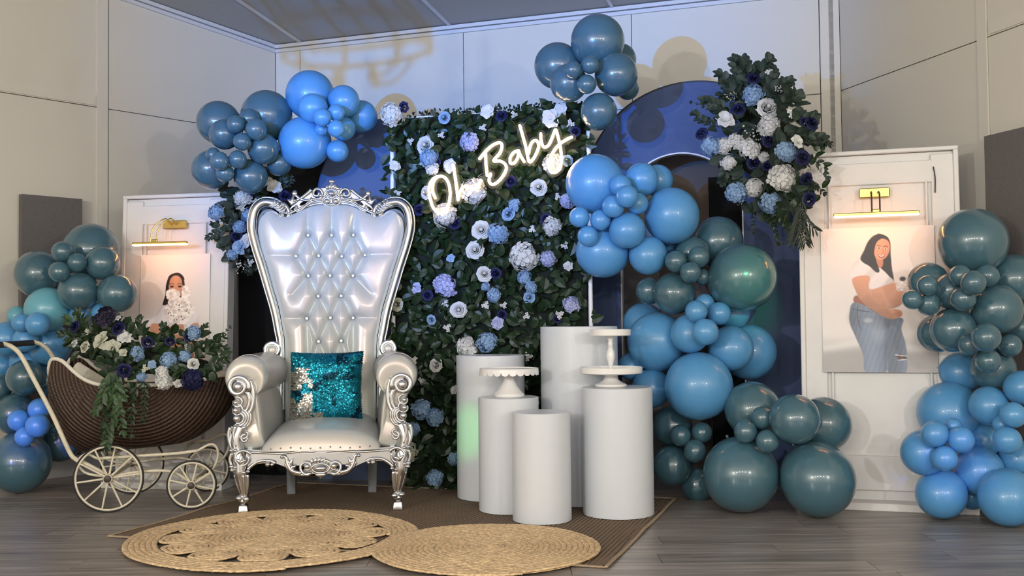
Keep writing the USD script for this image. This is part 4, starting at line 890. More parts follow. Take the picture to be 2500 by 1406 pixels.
# ------------------------------------------------------------------ the pram (local x along its length to the right, y away)
CAR = (-1.99, 5.86, 0.0)
car = thing('wicker_pram', 'vintage brown wicker baby pram with cream spoked wheels, full of flowers', 'baby carriage', CAR, 9.0)
def wheel(x, y, r, ns):
    t = UsdGeom.Xform.Define(stage, car.GetPath().pathString + '/' + unique(car.GetPath().pathString, 'wheel')); t.AddTranslateOp().Set(Gf.Vec3d(x, y, r)); t = t.GetPrim()
    th = np.linspace(0, 2 * PI, 56, endpoint=False); ring = lambda rr: np.stack([rr * np.cos(th), 0 * th, rr * np.sin(th)], 1)
    obj('tyre', tube(ring(r - 0.005), 0.0055, 8, closed=True), M['rubber'], t, smooth=True); obj('rim', tube(ring(r - 0.014), 0.0062, 8, closed=True), M['cream'], t, smooth=True)
    for k in range(ns):
        a = 2 * PI * k / ns + 0.35 + x
        obj('spoke', tube([(0.02 * math.cos(a), 0, 0.02 * math.sin(a)), ((r - 0.016) * math.cos(a), 0, (r - 0.016) * math.sin(a))], [0.0062, 0.0048], 7), M['cream'], t)
    obj('hub', rotx(lathe([(0, -0.03), (0.024, -0.03), (0.024, 0.026), (0, 0.026)], 20), PI / 2), M['cream'], t)
    obj('hub_cap', rotx(lathe([(0, 0.026), (0.0195, 0.026), (0.0175, 0.040), (0, 0.044)], 20), PI / 2), M['hub'], t, smooth=40)
YN, YFAR = -0.305, 0.305
XB, XS = -0.235, 0.195
RB, RSm = 0.183, 0.133
for y in (YN, YFAR): wheel(XB, y, RB, 10); wheel(XS + (0.0 if y < 0 else 0.0), y, RSm, 8)
def pram_shell():
    """Boat-shaped basket: silhouette from the side, rounded across; the left end rises."""
    nx, ns = 90, 40
    xs = np.linspace(-1, 1, nx)
    bot = catmull([(-0.592, 0.66), (-0.585, 0.50), (-0.53, 0.375), (-0.43, 0.298), (-0.25, 0.300), (-0.05, 0.312), (0.12, 0.335), (0.24, 0.395), (0.335, 0.48), (0.388, 0.58), (0.400, 0.68)], 10)
    top = catmull([(-0.592, 0.665), (-0.572, 0.775), (-0.535, 0.840), (-0.48, 0.80), (-0.41, 0.740), (-0.33, 0.69), (-0.2, 0.675), (0.0, 0.675), (0.2, 0.69), (0.34, 0.715), (0.400, 0.70)], 10)
    def res(c):
        d = np.r_[0, np.cumsum(np.hypot(*np.diff(c, axis=0).T))]; d /= d[-1]; q = np.linspace(0, 1, nx); return np.stack([np.interp(q, d, c[:, 0]), np.interp(q, d, c[:, 1])], 1)
    b, tp = res(bot), res(top)
    w = 0.255 * np.maximum(0, 1 - np.abs(np.linspace(-1, 1, nx)) ** 3.2) ** 0.5
    v = []
    for i in range(nx):
        a = np.linspace(-PI / 2 * 0 - PI, 0, ns)                             # near rim, down round the belly, up to the far rim
        cy = w[i] * np.sign(np.cos(a)) * np.abs(np.cos(a)) ** 0.75; k = np.abs(np.sin(a)) ** 1.15
        v.append(np.stack([tp[i, 0] + (b[i, 0] - tp[i, 0]) * k, cy * (1 + 0.12 * np.sin(k * PI)), tp[i, 1] + (b[i, 1] - tp[i, 1]) * k], 1))
    v = np.array(v); rim = np.vstack([v[:, 0], v[::-1, -1]])
    return (v.reshape(-1, 3), grid_faces(nx, ns)), rim
shell, rim_line = pram_shell()
obj('basket', shell, M['wicker'], car, smooth=True)
rl = rim_line[::6]; obj('lining_rim', tube(catmull(rl, 3, closed=True), 0.011, 8, closed=True), M['lining'], car, smooth=True, label='cream fluffy lining along the rim')
obj('lining', (np.vstack([rim_line * [0.97, 0.95, 1] - [0, 0, 0.05], [[-0.1, 0, 0.55]]]), np.stack([np.arange(len(rim_line)), (np.arange(len(rim_line)) + 1) % len(rim_line), np.full(len(rim_line), len(rim_line))], 1)), M['lining'], car)
hp = [(-0.795, 0.905), (-0.775, 0.908), (-0.735, 0.892), (-0.69, 0.845), (-0.625, 0.718), (-0.53, 0.526), (-0.445, 0.330), (-0.41, 0.285), (-0.365, 0.262), (-0.29, 0.218), (XB, 0.188)]
for y in (YN + 0.035, YFAR - 0.035): obj('handle_bar', tube(np.insert(catmull(hp, 7), 1, y, axis=1), 0.0125, 10), M['cream'], car, smooth=True)
obj('grip', tube([(-0.79, YN - 0.045, 0.905), (-0.79, YN + 0.1, 0.905), (-0.79, YFAR - 0.02, 0.905)], [0.0165, 0.0175, 0.0165], 12), M['rubber'], car, label='black wrapped handle grip')
for y in (YN + 0.04, YFAR - 0.04):
    T = lambda p, r=0.0075: tube(np.insert(catmull(p, 7), 1, y, axis=1), r, 8)
    obj('lower_bar', T([(XB, RB), (-0.1, RB + 0.022), (0.08, RB + 0.02), (XS, RSm)], 0.009), M['cream'], car, smooth=True)
    obj('upper_bar', T([(-0.30, 0.285), (-0.12, 0.292), (0.1, 0.300), (0.22, 0.312)], 0.009), M['cream'], car, smooth=True)
    obj('front_spring', T([(0.22, 0.312), (0.29, 0.345), (0.325, 0.32), (0.325, 0.26), (0.285, 0.19), (XS, RSm + 0.01)]), M['cream'], car, smooth=True)
    obj('back_spring', T([(-0.30, 0.285), (-0.36, 0.31), (-0.40, 0.27), (-0.36, 0.21), (XB, RB)]), M['cream'], car, smooth=True)
for x, z in ((XB, RB), (XS, RSm)): obj('axle', tube([(x, YN + 0.02, z), (x, YFAR - 0.02, z)], 0.010, 10), M['cream'], car)
for x, z in ((-0.25, 0.30), (0.12, 0.312)): obj('cross_bar', tube([(x, YN + 0.04, z - 0.012), (x, YFAR - 0.04, z - 0.012)], 0.009, 8), M['cream'], car)

# ------------------------------------------------------------------ balloons: photo pixel, radius, colour, depth step, where it is
def balloon_mesh(r, axis, seed):
    g = np.random.default_rng(seed); n, k = 36, 24
    t = np.linspace(0, PI, k); rad = np.sin(t) * (1 - 0.05 * smoothstep(t, 1.9, PI)); z = np.cos(t) * np.where(t > PI / 2, 1.05, 1.0)
    rad[0] = 0.0; rad[-1] = 0.035; z[-1] = -1.09
    ms = lathe(np.stack([rad, z], 1) * r, n), lathe(np.array([(0.036, -1.085), (0.030, -1.115), (0.046, -1.14), (0.050, -1.16), (0.0, -1.162)]) * r, 12); el = 1 + g.uniform(-0.018, 0.018, 3); sp = g.uniform(0, 6)
    return [place((m[0] * el, m[1]), (0, 0, 0), -np.asarray(axis), spin=sp) for m in ms]
CLUSTERS = []
def cluster(Y0, group, where, rows, centre=None, fix_floor=()):
    CLUSTERS.append(dict(Y0=Y0, group=group, where=where, rows=rows, floor=fix_floor))
T, S, A = 'teal', 'sky', 'aqua'
# left stack beside the pram
cluster(6.22, 'balloons of the left stack', 'in the left stack', [
 (222, 612, 67, T, .12, 'topmost and widest, against the white photo stand'), (95, 669, 57, T, .06, 'in front of the grey board, upper left'), (153, 615, 26, T, -.16, 'upper of the three little ones'), (188, 641, 23, T, -.18, 'middle one of the three little ones'), (145, 663, 25, T, -.17, 'lowest of the three little ones'),
 (250, 642, 41, T, -.06, 'touching the photo stand edge, under the topmost'), (192, 711, 48, T, -.10, 'at the centre, below the three little ones'), (287, 717, 47, T, -.08, 'overlapping the lamp-lit photo print edge'), (116, 754, 53, A, -.02, 'just under the upper teal ones'), (43, 772, 25, A, .02, 'greenish, left of the paler aqua one'),
 (52, 788, 22, S, -.12, 'left of two small ones above the pram handle'), (92, 791, 29, S, -.14, 'right of two small ones above the pram handle'), (196, 768, 26, S, -.06, 'paler, left one peeking over the pram flowers'), (248, 762, 25, S, -.06, 'paler, right one peeking over the pram flowers'), (16, 828, 43, S, .0, 'cut by the frame edge behind the pram grip'),
 (63, 829, 30, S, -.02, 'directly behind the black pram grip'), (124, 842, 50, S, .04, 'between the two pram handle bars, top'), (68, 884, 42, S, .05, 'lower, left of the near handle bar'), (5, 895, 34, S, .10, 'low on the left frame edge'), (61, 922, 43, T, -.02, 'left of the near handle bar, middle height'), (115, 930, 38, T, .02, 'between the handle bars beside the wicker'),
 (0, 944, 30, T, .06, 'half cut by the left frame edge'), (37, 1011, 50, T, .02, 'behind the small royal blue lit ones'), (46, 1026, 26, S, -.15, 'left one of four lit royal blue'), (96, 999, 26, S, -.16, 'top one of four lit royal blue'), (92, 1039, 28, S, -.18, 'middle one of four lit royal blue'), (61, 1066, 24, S, -.16, 'lowest of four lit royal blue'),
 (146, 1078, 49, T, .02, 'deep blue lit, behind the pram rear wheel top'), (48, 1129, 73, T, -.02, 'biggest, resting on the floor')], fix_floor=(28,))
# upper left clusters
cluster(6.10, 'balloons of the upper left teal cluster', 'in the upper left cluster', [
 (534, 299, 53, T, .06, 'at the top left'), (651, 283, 63, T, .08, 'biggest, at the top right'), (576, 304, 22, T, -.16, 'topmost small, left of centre'), (548, 328, 37, T, -.04, 'left of centre, under the topmost small'), (608, 290, 25, T, -.03, 'half hidden small, top centre'), (625, 316, 26, T, -.16, 'right one of the small upper trio'), (591, 346, 22, T, -.18, 'lowest of the small upper trio'),
 (642, 363, 39, T, -.05, 'right side, middle height'), (516, 414, 48, T, .02, 'large, at the lower left over the stand'), (580, 389, 22, T, -.17, 'small, at the very centre'), (536, 393, 23, T, -.17, 'small front one on the lower left'), (520, 378, 18, T, -.10, 'smallest, behind the lower left front one'), (549, 423, 22, T, -.16, 'small bottom one on the lower left'), (612, 431, 42, T, -.02, 'at the bottom above the garland flowers'), (681, 399, 31, T, .14, 'dim and deep in shadow at the lower right')])
cluster(6.16, 'balloons of the upper left sky blue cluster', 'left above the throne', [
 (757, 232, 60, S, .06, 'topmost large'), (764, 264, 36, S, -.10, 'in front of the topmost large'), (839, 247, 39, S, -.02, 'at the upper right'), (743, 349, 63, S, .0, 'biggest, at the lower left'), (787, 287, 22, S, -.20, 'small, front left of the knot'), (821, 275, 21, S, -.18, 'small, front right of the knot'), (785, 316, 16, S, -.10, 'tiny, below the front left small'), (821, 314, 21, S, -.20, 'small, lower right of the knot'),
 (838, 314, 30, S, -.04, 'behind the lower right small'), (824, 369, 27, S, -.06, 'lowest, hanging at the right'), (883, 284, 39, S, .14, 'shaded, behind at the right edge')])
cluster(5.78, 'balloons of the top centre cluster', 'in the top centre cluster', [
 (1459, 101, 66, T, .04, 'topmost'), (1361, 161, 58, T, .06, 'leftmost'), (1514, 146, 40, T, .18, 'peeking out behind at the upper right'), (1505, 182, 52, T, -.02, 'at the right'), (1388, 203, 46, T, -.03, 'lower left, lit warm by the sign'), (1399, 171, 22, T, -.18, 'left one of the small trio'), (1441, 158, 22, T, -.18, 'upper one of the small trio'), (1432, 206, 24, T, -.19, 'lower one of the small trio'), (1462, 273, 45, T, -.02, 'lowest, hanging between flower wall and arch'), (1532, 216, 28, T, .14, 'shaded, behind at the lower right')])
cluster(5.66, 'balloons of the garland by the blue arch', 'on the garland', [
 (1453, 449, 72, S, .03, 'at the top left beside the lit sign'), (1567, 438, 41, S, -.02, 'upper right of the top knot'), (1605, 440, 38, S, .12, 'behind the upper right of the top knot'), (1515, 454, 27, S, -.16, 'highest of the small top knot'), (1531, 479, 27, S, -.22, 'foremost of the small top knot'), (1556, 497, 26, S, -.12, 'right one of the small top knot'), (1497, 504, 27, S, -.17, 'left one of the small top knot'), (1414, 530, 25, S, -.13, 'leftmost small, by the flower wall edge'), (1466, 537, 25, S, -.14, 'second small from the flower wall edge'), (1435, 576, 25, S, -.16, 'lowest small, casting a round shadow'),
 (1531, 562, 44, S, -.08, 'middle-sized, under the small top knot'), (1640, 526, 67, S, .0, 'large right one of the upper half'), (1470, 614, 64, S, .02, 'large lower left one of the upper half'), (1582, 623, 47, S, -.04, 'middle-sized, bottom of the upper sky blue half'), (1632, 588, 26, S, .10, 'hidden behind, where sky blue meets teal'),
 (1752, 590, 62, T, .12, 'dark, in the arch opening, topmost of the teal part'), (1690, 618, 41, T, .02, 'behind the small teal knot'), (1650, 638, 27, T, -.14, 'left one of the small teal knot'), (1706, 627, 26, T, -.14, 'right one of the small teal knot'), (1686, 665, 26, T, -.19, 'lowest of the small teal knot'), (1715, 676, 20, T, -.08, 'little, right below the small teal knot'), (1813, 677, 82, T, .0, 'biggest teal, with a green light patch'),
 (1585, 710, 33, T, .06, 'left teal, against the dark opening'), (1646, 716, 51, T, .0, 'middle teal, above the lower sky blue part'), (1571, 789, 50, S, .14, 'behind, left of the lower sky blue part'), (1604, 834, 72, S, .05, 'large left one of the lower sky blue part'), (1721, 741, 24, S, -.06, 'hindmost of the lower small knot'), (1700, 760, 27, S, -.15, 'left one of the lower small knot'), (1756, 765, 28, S, -.15, 'right one of the lower small knot'), (1789, 762, 42, S, .0, 'greenish lit, right above the lower knot'), (1685, 814, 48, S, -.04, 'left under the lower small knot'), (1722, 810, 32, S, -.22, 'foremost of the lower small knot'),
 (1785, 851, 54, S, -.06, 'right under the lower small knot'), (1828, 860, 67, S, .08, 'behind at the right of the lower sky blue part'), (1706, 943, 82, S, -.08, 'biggest sky blue, at the bottom of the blue part'), (1541, 895, 33, S, .16, 'deep behind the two-tier stand'), (1590, 948, 47, S, .10, 'behind the right white pedestal'),
 (1641, 1040, 48, T, .10, 'shaded, behind the bottom left small trio'), (1661, 1063, 26, T, -.06, 'left one of the bottom left small trio'), (1714, 1056, 25, T, -.04, 'right one of the bottom left small trio'), (1697, 1101, 27, T, -.10, 'lowest of the bottom left small trio'), (1640, 1137, 47, T, .02, 'beside the right white pedestal near the floor'), (1703, 1185, 40, T, .12, 'dark, low between two bigger ones'),
 (1838, 1000, 67, T, -.24, 'behind the bottom right small trio'), (1941, 1023, 60, T, -.50, 'right of the bottom right small trio'), (2012, 1036, 66, T, -.36, 'behind at the right, against the photo stand'), (1862, 1020, 28, T, -.48, 'upper one of the bottom right small trio'), (1820, 1053, 28, T, -.46, 'left one of the bottom right small trio'), (1874, 1077, 28, T, -.50, 'lowest of the bottom right small trio'), (1809, 1159, 91, T, -.10, 'left one of two huge on the floor'), (1997, 1171, 89, T, -.10, 'right one of two huge on the floor')], fix_floor=(49, 50))
cluster(5.08, 'balloons of the right stack', 'in the right stack', [
 (2374, 590, 82, T, .06, 'topmost and biggest'), (2471, 683, 63, T, .10, 'cut by the right frame edge, upper'), (2266, 688, 47, T, .0, 'left arm, behind its small trio'), (2265, 697, 25, T, -.15, 'upper one of the left-arm small trio'), (2227, 731, 24, T, -.12, 'leftmost of the left-arm small trio'), (2266, 742, 28, T, -.11, 'lowest of the left-arm small trio'), (2320, 710, 42, T, -.02, 'just left of the central small knot'), (2344, 673, 26, T, -.10, 'left upper one of the central small knot'), (2376, 690, 30, T, -.18, 'foremost of the central small knot'), (2410, 674, 28, T, -.09, 'right one of the central small knot'), (2351, 729, 30, T, -.15, 'lowest of the central small knot'),
 (2433, 755, 61, T, -.06, 'large right, under the central small knot'), (2327, 805, 54, T, -.03, 'large left, middle height'), (2287, 813, 46, T, .12, 'behind the large left, middle height'), (2407, 824, 35, T, -.20, 'foremost of the lower teal knot'), (2367, 840, 27, T, -.14, 'left one of the lower teal knot'), (2465, 843, 28, T, -.14, 'right one of the lower teal knot'), (2412, 881, 30, T, -.20, 'lowest of the lower teal knot'), (2426, 900, 52, T, .02, 'behind the lower teal knot'), (2492, 800, 36, T, .08, 'dim, cut by the right frame edge'),
 (2346, 909, 48, S, .04, 'uppermost on the left'), (2316, 1008, 74, S, .0, 'widest, behind the blue lit ones'), (2414, 991, 46, S, -.05, 'right below the teal part'), (2496, 946, 42, S, -.04, 'upper one cut by the right frame edge'), (2474, 1013, 31, S, -.16, 'upper one of the right edge small trio'), (2446, 1036, 22, S, -.10, 'left one of the right edge small trio'), (2460, 1075, 33, S, -.17, 'lowest of the right edge small trio'), (2282, 1059, 32, S, -.14, 'left one of the blue lit small trio'), (2346, 1073, 32, S, -.16, 'right one of the blue lit small trio'), (2327, 1040, 20, S, -.02, 'hidden little one behind the blue lit trio'), (2406, 1075, 40, S, .06, 'shaded, behind the blue lit trio'),
 (2255, 1105, 54, S, .0, 'leftmost, against the photo stand'), (2306, 1119, 30, S, -.18, 'lowest, deep blue one of the blue lit trio'), (2390, 1150, 57, S, -.10, 'middle-sized, above the two floor ones'), (2298, 1206, 60, S, -.05, 'left one of two on the floor'), (2373, 1214, 30, S, .10, 'dark, between the two floor ones'), (2460, 1215, 68, S, -.06, 'right one of two on the floor'), (2490, 1122, 47, S, .02, 'lower one cut by the right frame edge')], fix_floor=(34, 36))
def relax():
    B_ = []
    for ci, c_ in enumerate(CLUSTERS):
        for i, (px, py, rp, col, dy, w) in enumerate(c_['rows']):
            k = rp / F_PX * 1.005; d = direction(px, py)
            if i in c_['floor']: Y = 1.0 / (k - d[2] / d[1]) * 0.998; lo = hi = Y
            else: Y = c_['Y0'] + dy; w_ = 0.05 if dy <= -0.24 and c_['Y0'] > 5.6 else 0.22; lo, hi = Y - w_, Y + w_
            B_.append([px, py, k, Y, lo, hi, ci, i])
    B_ = np.array(B_); D_ = np.array([direction(b[0], b[1]) for b in B_]); D_ /= D_[:, 1:2]
    for _ in range(120):
        Pp = EYE + D_ * B_[:, 3:4]; r = B_[:, 2] * B_[:, 3]
        dist = np.linalg.norm(Pp[:, None] - Pp[None], axis=-1); want = 0.94 * (r[:, None] + r[None]); ov = want - dist; np.fill_diagonal(ov, -1)
        push = np.zeros(len(B_))
        for i, j in zip(*np.where(np.triu(ov, 1) > 0)):
            s = 0.25 * ov[i, j]; q = 1 if B_[i, 3] <= B_[j, 3] else -1
            push[i] -= q * s; push[j] += q * s
        B_[:, 3] = np.clip(B_[:, 3] + np.clip(push, -0.03, 0.03), B_[:, 4], B_[:, 5])
    for _ in range(40):                                                     # nothing hangs free: close the gap to the nearest neighbour
        Pp = EYE + D_ * B_[:, 3:4]; r = B_[:, 2] * B_[:, 3]; gap = np.linalg.norm(Pp[:, None] - Pp[None], axis=-1) - (r[:, None] + r[None]); np.fill_diagonal(gap, 9)
        gap[B_[:, 6][:, None] != B_[:, 6][None]] = 9
        for i in np.where(gap.min(1) > -0.004)[0]:
            if B_[i, 4] == B_[i, 5]: continue
            j = gap[i].argmin(); B_[i, 3] += 0.01 * np.sign(B_[j, 3] - B_[i, 3])
    return B_, EYE + D_ * B_[:, 3:4]
RB_, RP_ = relax()
CN = {T: 'teal', S: 'sky blue', A: 'aqua'}
for ci, c_ in enumerate(CLUSTERS):
    idx = np.where(RB_[:, 6] == ci)[0]; cen = RP_[idx].mean(0)
    for n_ in idx:
        px, py, rp, col, dy, w = c_['rows'][int(RB_[n_, 7])]
        p, r = RP_[n_], RB_[n_, 2] * RB_[n_, 3]
        ax = cen + [0, 0.25, 0] - p; near = RP_[idx][np.argsort(((RP_[idx] - p) ** 2).sum(1))[1:4]].mean(0) - p
        ax = near + 0.5 * ax + np.array([0, 0.06, 0]); ax[1] = max(ax[1], 0.02); ax /= np.linalg.norm(ax)
        m = balloon_mesh(r, ax, 100 + n_)
        t = UsdGeom.Xform.Define(stage, '/World/' + unique('/World', 'balloon')); t.AddTranslateOp().Set(Gf.Vec3d(*map(float, p))); t = t.GetPrim()
        if len(('%s balloon %s, %s' % (CN[col], c_['where'], w)).split()) > 16: print('LONG', CN[col], c_['where'], w)
        tag(t, ('%s balloon %s, %s' % (CN[col], c_['where'], w)), 'balloon', c_['group'])
        obj('skin', m[0], M[col], t, smooth=True); obj('knot', m[1], M[col], t, smooth=True)

# ------------------------------------------------------------------ flowers and leaves
fr_ = np.random.default_rng(21)
def patch(fn, nu=4, nv=4):
    u = np.linspace(-1, 1, nu); v = np.linspace(0, 1, nv); U, V = np.meshgrid(u, v, indexing='ij')
    return (fn(U, V).reshape(-1, 3), grid_faces(nu, nv))
def rose(r, g):
    ms = []
    for L, (n, R, H, c) in enumerate([(2, 0.10, 0.66, 0.0), (3, 0.22, 0.68, 0.02), (4, 0.38, 0.68, 0.05), (5, 0.56, 0.64, 0.10), (5, 0.77, 0.56, 0.20), (6, 1.0, 0.44, 0.28)]):
        for k in range(n):
            a0 = 2 * PI * (k + 0.5 * (L % 2)) / n + g.uniform(-0.15, 0.15); sp = 2 * PI / n * 0.78; RR = R * g.uniform(0.94, 1.06)
            def fn(U, V):
                w = np.sqrt(np.maximum(0.04, 1 - (0.9 * np.abs(U)) ** 2.5 * V ** 2)); a = a0 + U * sp * (0.6 + 0.4 * V)
                q = RR * (0.60 + 0.40 * V ** 1.6) * (1 + 0.05 * np.sin(5 * U + k)); z = H * (0.1 + 0.9 * V) * w - c * V ** 3.0
                return np.stack([q * np.cos(a), q * np.sin(a), z - 0.25], -1) * r
            ms.append(patch(fn, 5, 5))
    ms.append(ball((0, 0, 0.30 * r), (0.19 * r, 0.19 * r, 0.20 * r), 8)); return cat(ms)
def blossom(r, g, n=6):
    ms = []
    for L in range(2):
        for k in range(n - L):
            a0 = 2 * PI * (k + 0.5 * L) / n + g.uniform(-0.2, 0.2); el = g.uniform(0.0, 0.4) + 0.45 * L; sc = g.uniform(0.85, 1.1) * (1 - 0.3 * L)
            def fn(U, V):
                w = 0.42 * np.sin(np.clip(V * 0.86 + 0.14, 0, 1) * PI) ** 0.7; x = V * math.cos(el) - 0.12 * V * V; y = U * w; z = V * math.sin(el) - 0.25 * V * V + 0.22 * (U * w) ** 2 * 3
                return np.stack([x * math.cos(a0) - y * math.sin(a0), x * math.sin(a0) + y * math.cos(a0), z], -1) * r * sc
            ms.append(patch(fn, 4, 5))
    ms.append(ball((0, 0, 0.08 * r), 0.12 * r, 8)); return cat(ms)
_floret = None
def floret():
    out = []
    for k in range(4):
        a = PI / 2 * k; p = np.array([(0.05, 0, 0), (0.5, -0.42, 0.10), (0.95, -0.30, 0.0), (0.95, 0.30, 0.0), (0.5, 0.42, 0.10), (0.55, 0, -0.02)])
        f = np.array([(0, 1, 5), (1, 2, 5), (2, 3, 5), (3, 4, 5), (4, 0, 5)]); out.append(rotz((p, f), a))
    return cat(out)
FL = floret()
def hydrangea(r, g, n=36):
    ms = []
    for i in range(n):
        z = 1 - 1.25 * (i + 0.5) / n; a = i * 2.39996 + g.uniform(-0.3, 0.3); q = math.sqrt(max(0, 1 - z * z)); d = np.array([q * math.cos(a), q * math.sin(a), z]); rr = r * g.uniform(0.70, 0.92)
        ms.append(place(FL, d * rr * [1, 1, 0.8], d + g.normal(0, 0.22, 3), spin=g.uniform(0, 6), s=r * g.uniform(0.33, 0.45)))
    ms.append(ball((0, 0, 0), (r * 0.6, r * 0.6, r * 0.5), 10)); return cat(ms)
def breath(r, g, n=26):
    return cat([ball(g.normal(0, 0.45, 3) * r * [1, 1, 0.6], r * g.uniform(0.07, 0.14), 5) for _ in range(n)])
def small_blossom(r, g):
    return cat([place(FL, (math.cos(k * 2.1) * r * 0.6 * (k > 0), math.sin(k * 2.1) * r * 0.6 * (k > 0), g.uniform(0, 0.3) * r), (g.normal(0, 0.4), g.normal(0, 0.4), 1), spin=k, s=r * 0.55) for k in range(4)])
def leaf_mesh(L, W, g, rnd=0.0, fold=0.25):
    t = np.array([0, 0.22, 0.5, 0.78, 1.0]); w = W / 2 * (np.array([0.05, 0.78, 1.0, 0.68, 0.02]) * (1 - rnd) + rnd * np.array([0.1, 0.92, 1.0, 0.9, 0.35])); b = g.uniform(0.05, 0.35) * L
    z = -b * t * t; y = np.stack([-w, 0 * w, w], 1); zz = np.stack([z + fold * w, z, z + fold * w], 1); x = np.repeat((t * L)[:, None], 3, 1)
    return (np.stack([x, y, zz], -1).reshape(-1, 3), grid_faces(5, 3))
def put_leaf(L, W, p, d, n, g, rnd=0.0):
    m = leaf_mesh(L, W, g, rnd); d = np.asarray(d, float); d /= np.linalg.norm(d); n = np.asarray(n, float) - d * (np.asarray(n) @ d); n /= max(np.linalg.norm(n), 1e-6)
    return (m[0] @ np.stack([d, np.cross(n, d), n]) + np.asarray(p), m[1])
KIND = {'r': ('rose', rose), 'b': ('blossom', blossom), 'h': ('hydrangea', hydrangea), 's': ('small_blossom', small_blossom), 'y': ('babys_breath', breath)}
COL = {'w': ('white', 'white'), 'i': ('ivory', 'ivory white'), 'n': ('navy', 'navy blue'), 'l': ('ltblue', 'light blue'), 'v': ('lilac', 'lilac blue'), 'm': ('midnight', 'near-black purple')}
def add_flower(t, base, p, face, r, code, g):
    k, c = code[0], code[1]; nm, fn = KIND[k]; mk, cn = COL[c]
    m = place(fn(r, g), np.asarray(p) - base, np.asarray(face) + g.normal(0, 0.16, 3), spin=g.uniform(0, 6))
    obj(nm, m, M[mk], t, label='%s %s' % (cn, nm.replace('_', ' ').replace('babys', "baby's")), smooth=k in 'rb', kind='stuff' if k == 'y' else None)

# ---- the flower wall
FW = P(1197, 1000, 6.10); FWy = math.radians(-14.0); FD = np.array([math.cos(FWy), math.sin(FWy), 0]); FN = np.array([math.sin(FWy), -math.cos(FWy), 0])
FB = np.array([FW[0], FW[1], 0.0])
def wall_hit(px, py, off=0.0):
    d = direction(px, py); q = FB + FN * off; t = ((q - EYE) @ FN) / (d @ FN); return EYE + d * t
fw = thing('flower_backdrop', 'green leafy flower wall with white, navy and light blue flowers behind the neon sign', 'flower wall', FB)
def fl(s, z, h): return FD * s + FN * h + np.array([0, 0, z])
s0, s1 = [float((wall_hit(px, 600) - FB) @ FD) for px in (962, 1436)]; HW = 2.262
obj('backing', np_box := rotz(box((s0 + s1) / 2, 0.03, HW / 2, s1 - s0 - 0.02, 0.05, HW - 0.02), FWy), M['wall_backing'], fw)
for s in (s0 - 0.004, s1 + 0.012): obj('frame_post', tube([fl(s, 0.0, 0.012), fl(s, HW, 0.012)], 0.0135, 12), M['pipe'], fw, smooth=40)
obj('frame_bar', tube([fl(s0, HW - 0.012, -0.02), fl(s1 + 0.012, HW - 0.012, -0.02)], 0.0135, 12), M['pipe'], fw, smooth=40)
for s in (s0 + 0.05, s1 - 0.05): obj('frame_foot', tube([fl(s, 0.016, -0.28), fl(s, 0.016, 0.10)], 0.013, 10), M['pipe'], fw, smooth=40)
g = np.random.default_rng(5); big, rest_l = [], []
ns_, nz_ = 32, 60
for i in range(ns_):
    for j in range(nz_):
        s = s0 - 0.02 + (s1 - s0 + 0.03) * (i + g.uniform(0, 1)) / ns_; z = 0.02 + (HW - 0.015) * (j + g.uniform(0, 1)) / nz_
        a = g.uniform(0, 2 * PI); el = g.uniform(0.1, 0.8); d = (FD * math.cos(a) + np.array([0, 0, 1]) * (math.sin(a) - 0.25)) * math.cos(el) + FN * math.sin(el)
        L = g.uniform(0.045, 0.088); n = FN + g.normal(0, 0.45, 3); h = g.uniform(0.0, 0.055)
        m = put_leaf(L, L * g.uniform(0.55, 0.75), fl(s, z, h), d, n, g, 0.15)
        (big if (L > 0.072 and s > -0.42 and z > 0.75) else rest_l).append((L, m))
big.sort(key=lambda q: -q[0]); rest_l += big[285:]
for L, m in big[:285]: obj('leaf', m, M['leaf'], fw)
obj('leaf_mat', cat([m for _, m in rest_l]), M['leaf'], fw, kind='stuff')
tuft = []
for _ in range(260):
    s = g.uniform(s0 + 0.1, s1 - 0.02); tuft.append(put_leaf(g.uniform(0.015, 0.03), 0.014, fl(s, HW - 0.015 + g.uniform(0, 0.03), g.uniform(-0.04, 0.03)), (g.normal(), g.normal(), 1.2), FN + g.normal(0, 0.5, 3), g))
obj('top_fringe', cat(tuft), M['frond'], fw, kind='stuff', label='tiny dark leaves along the top edge')
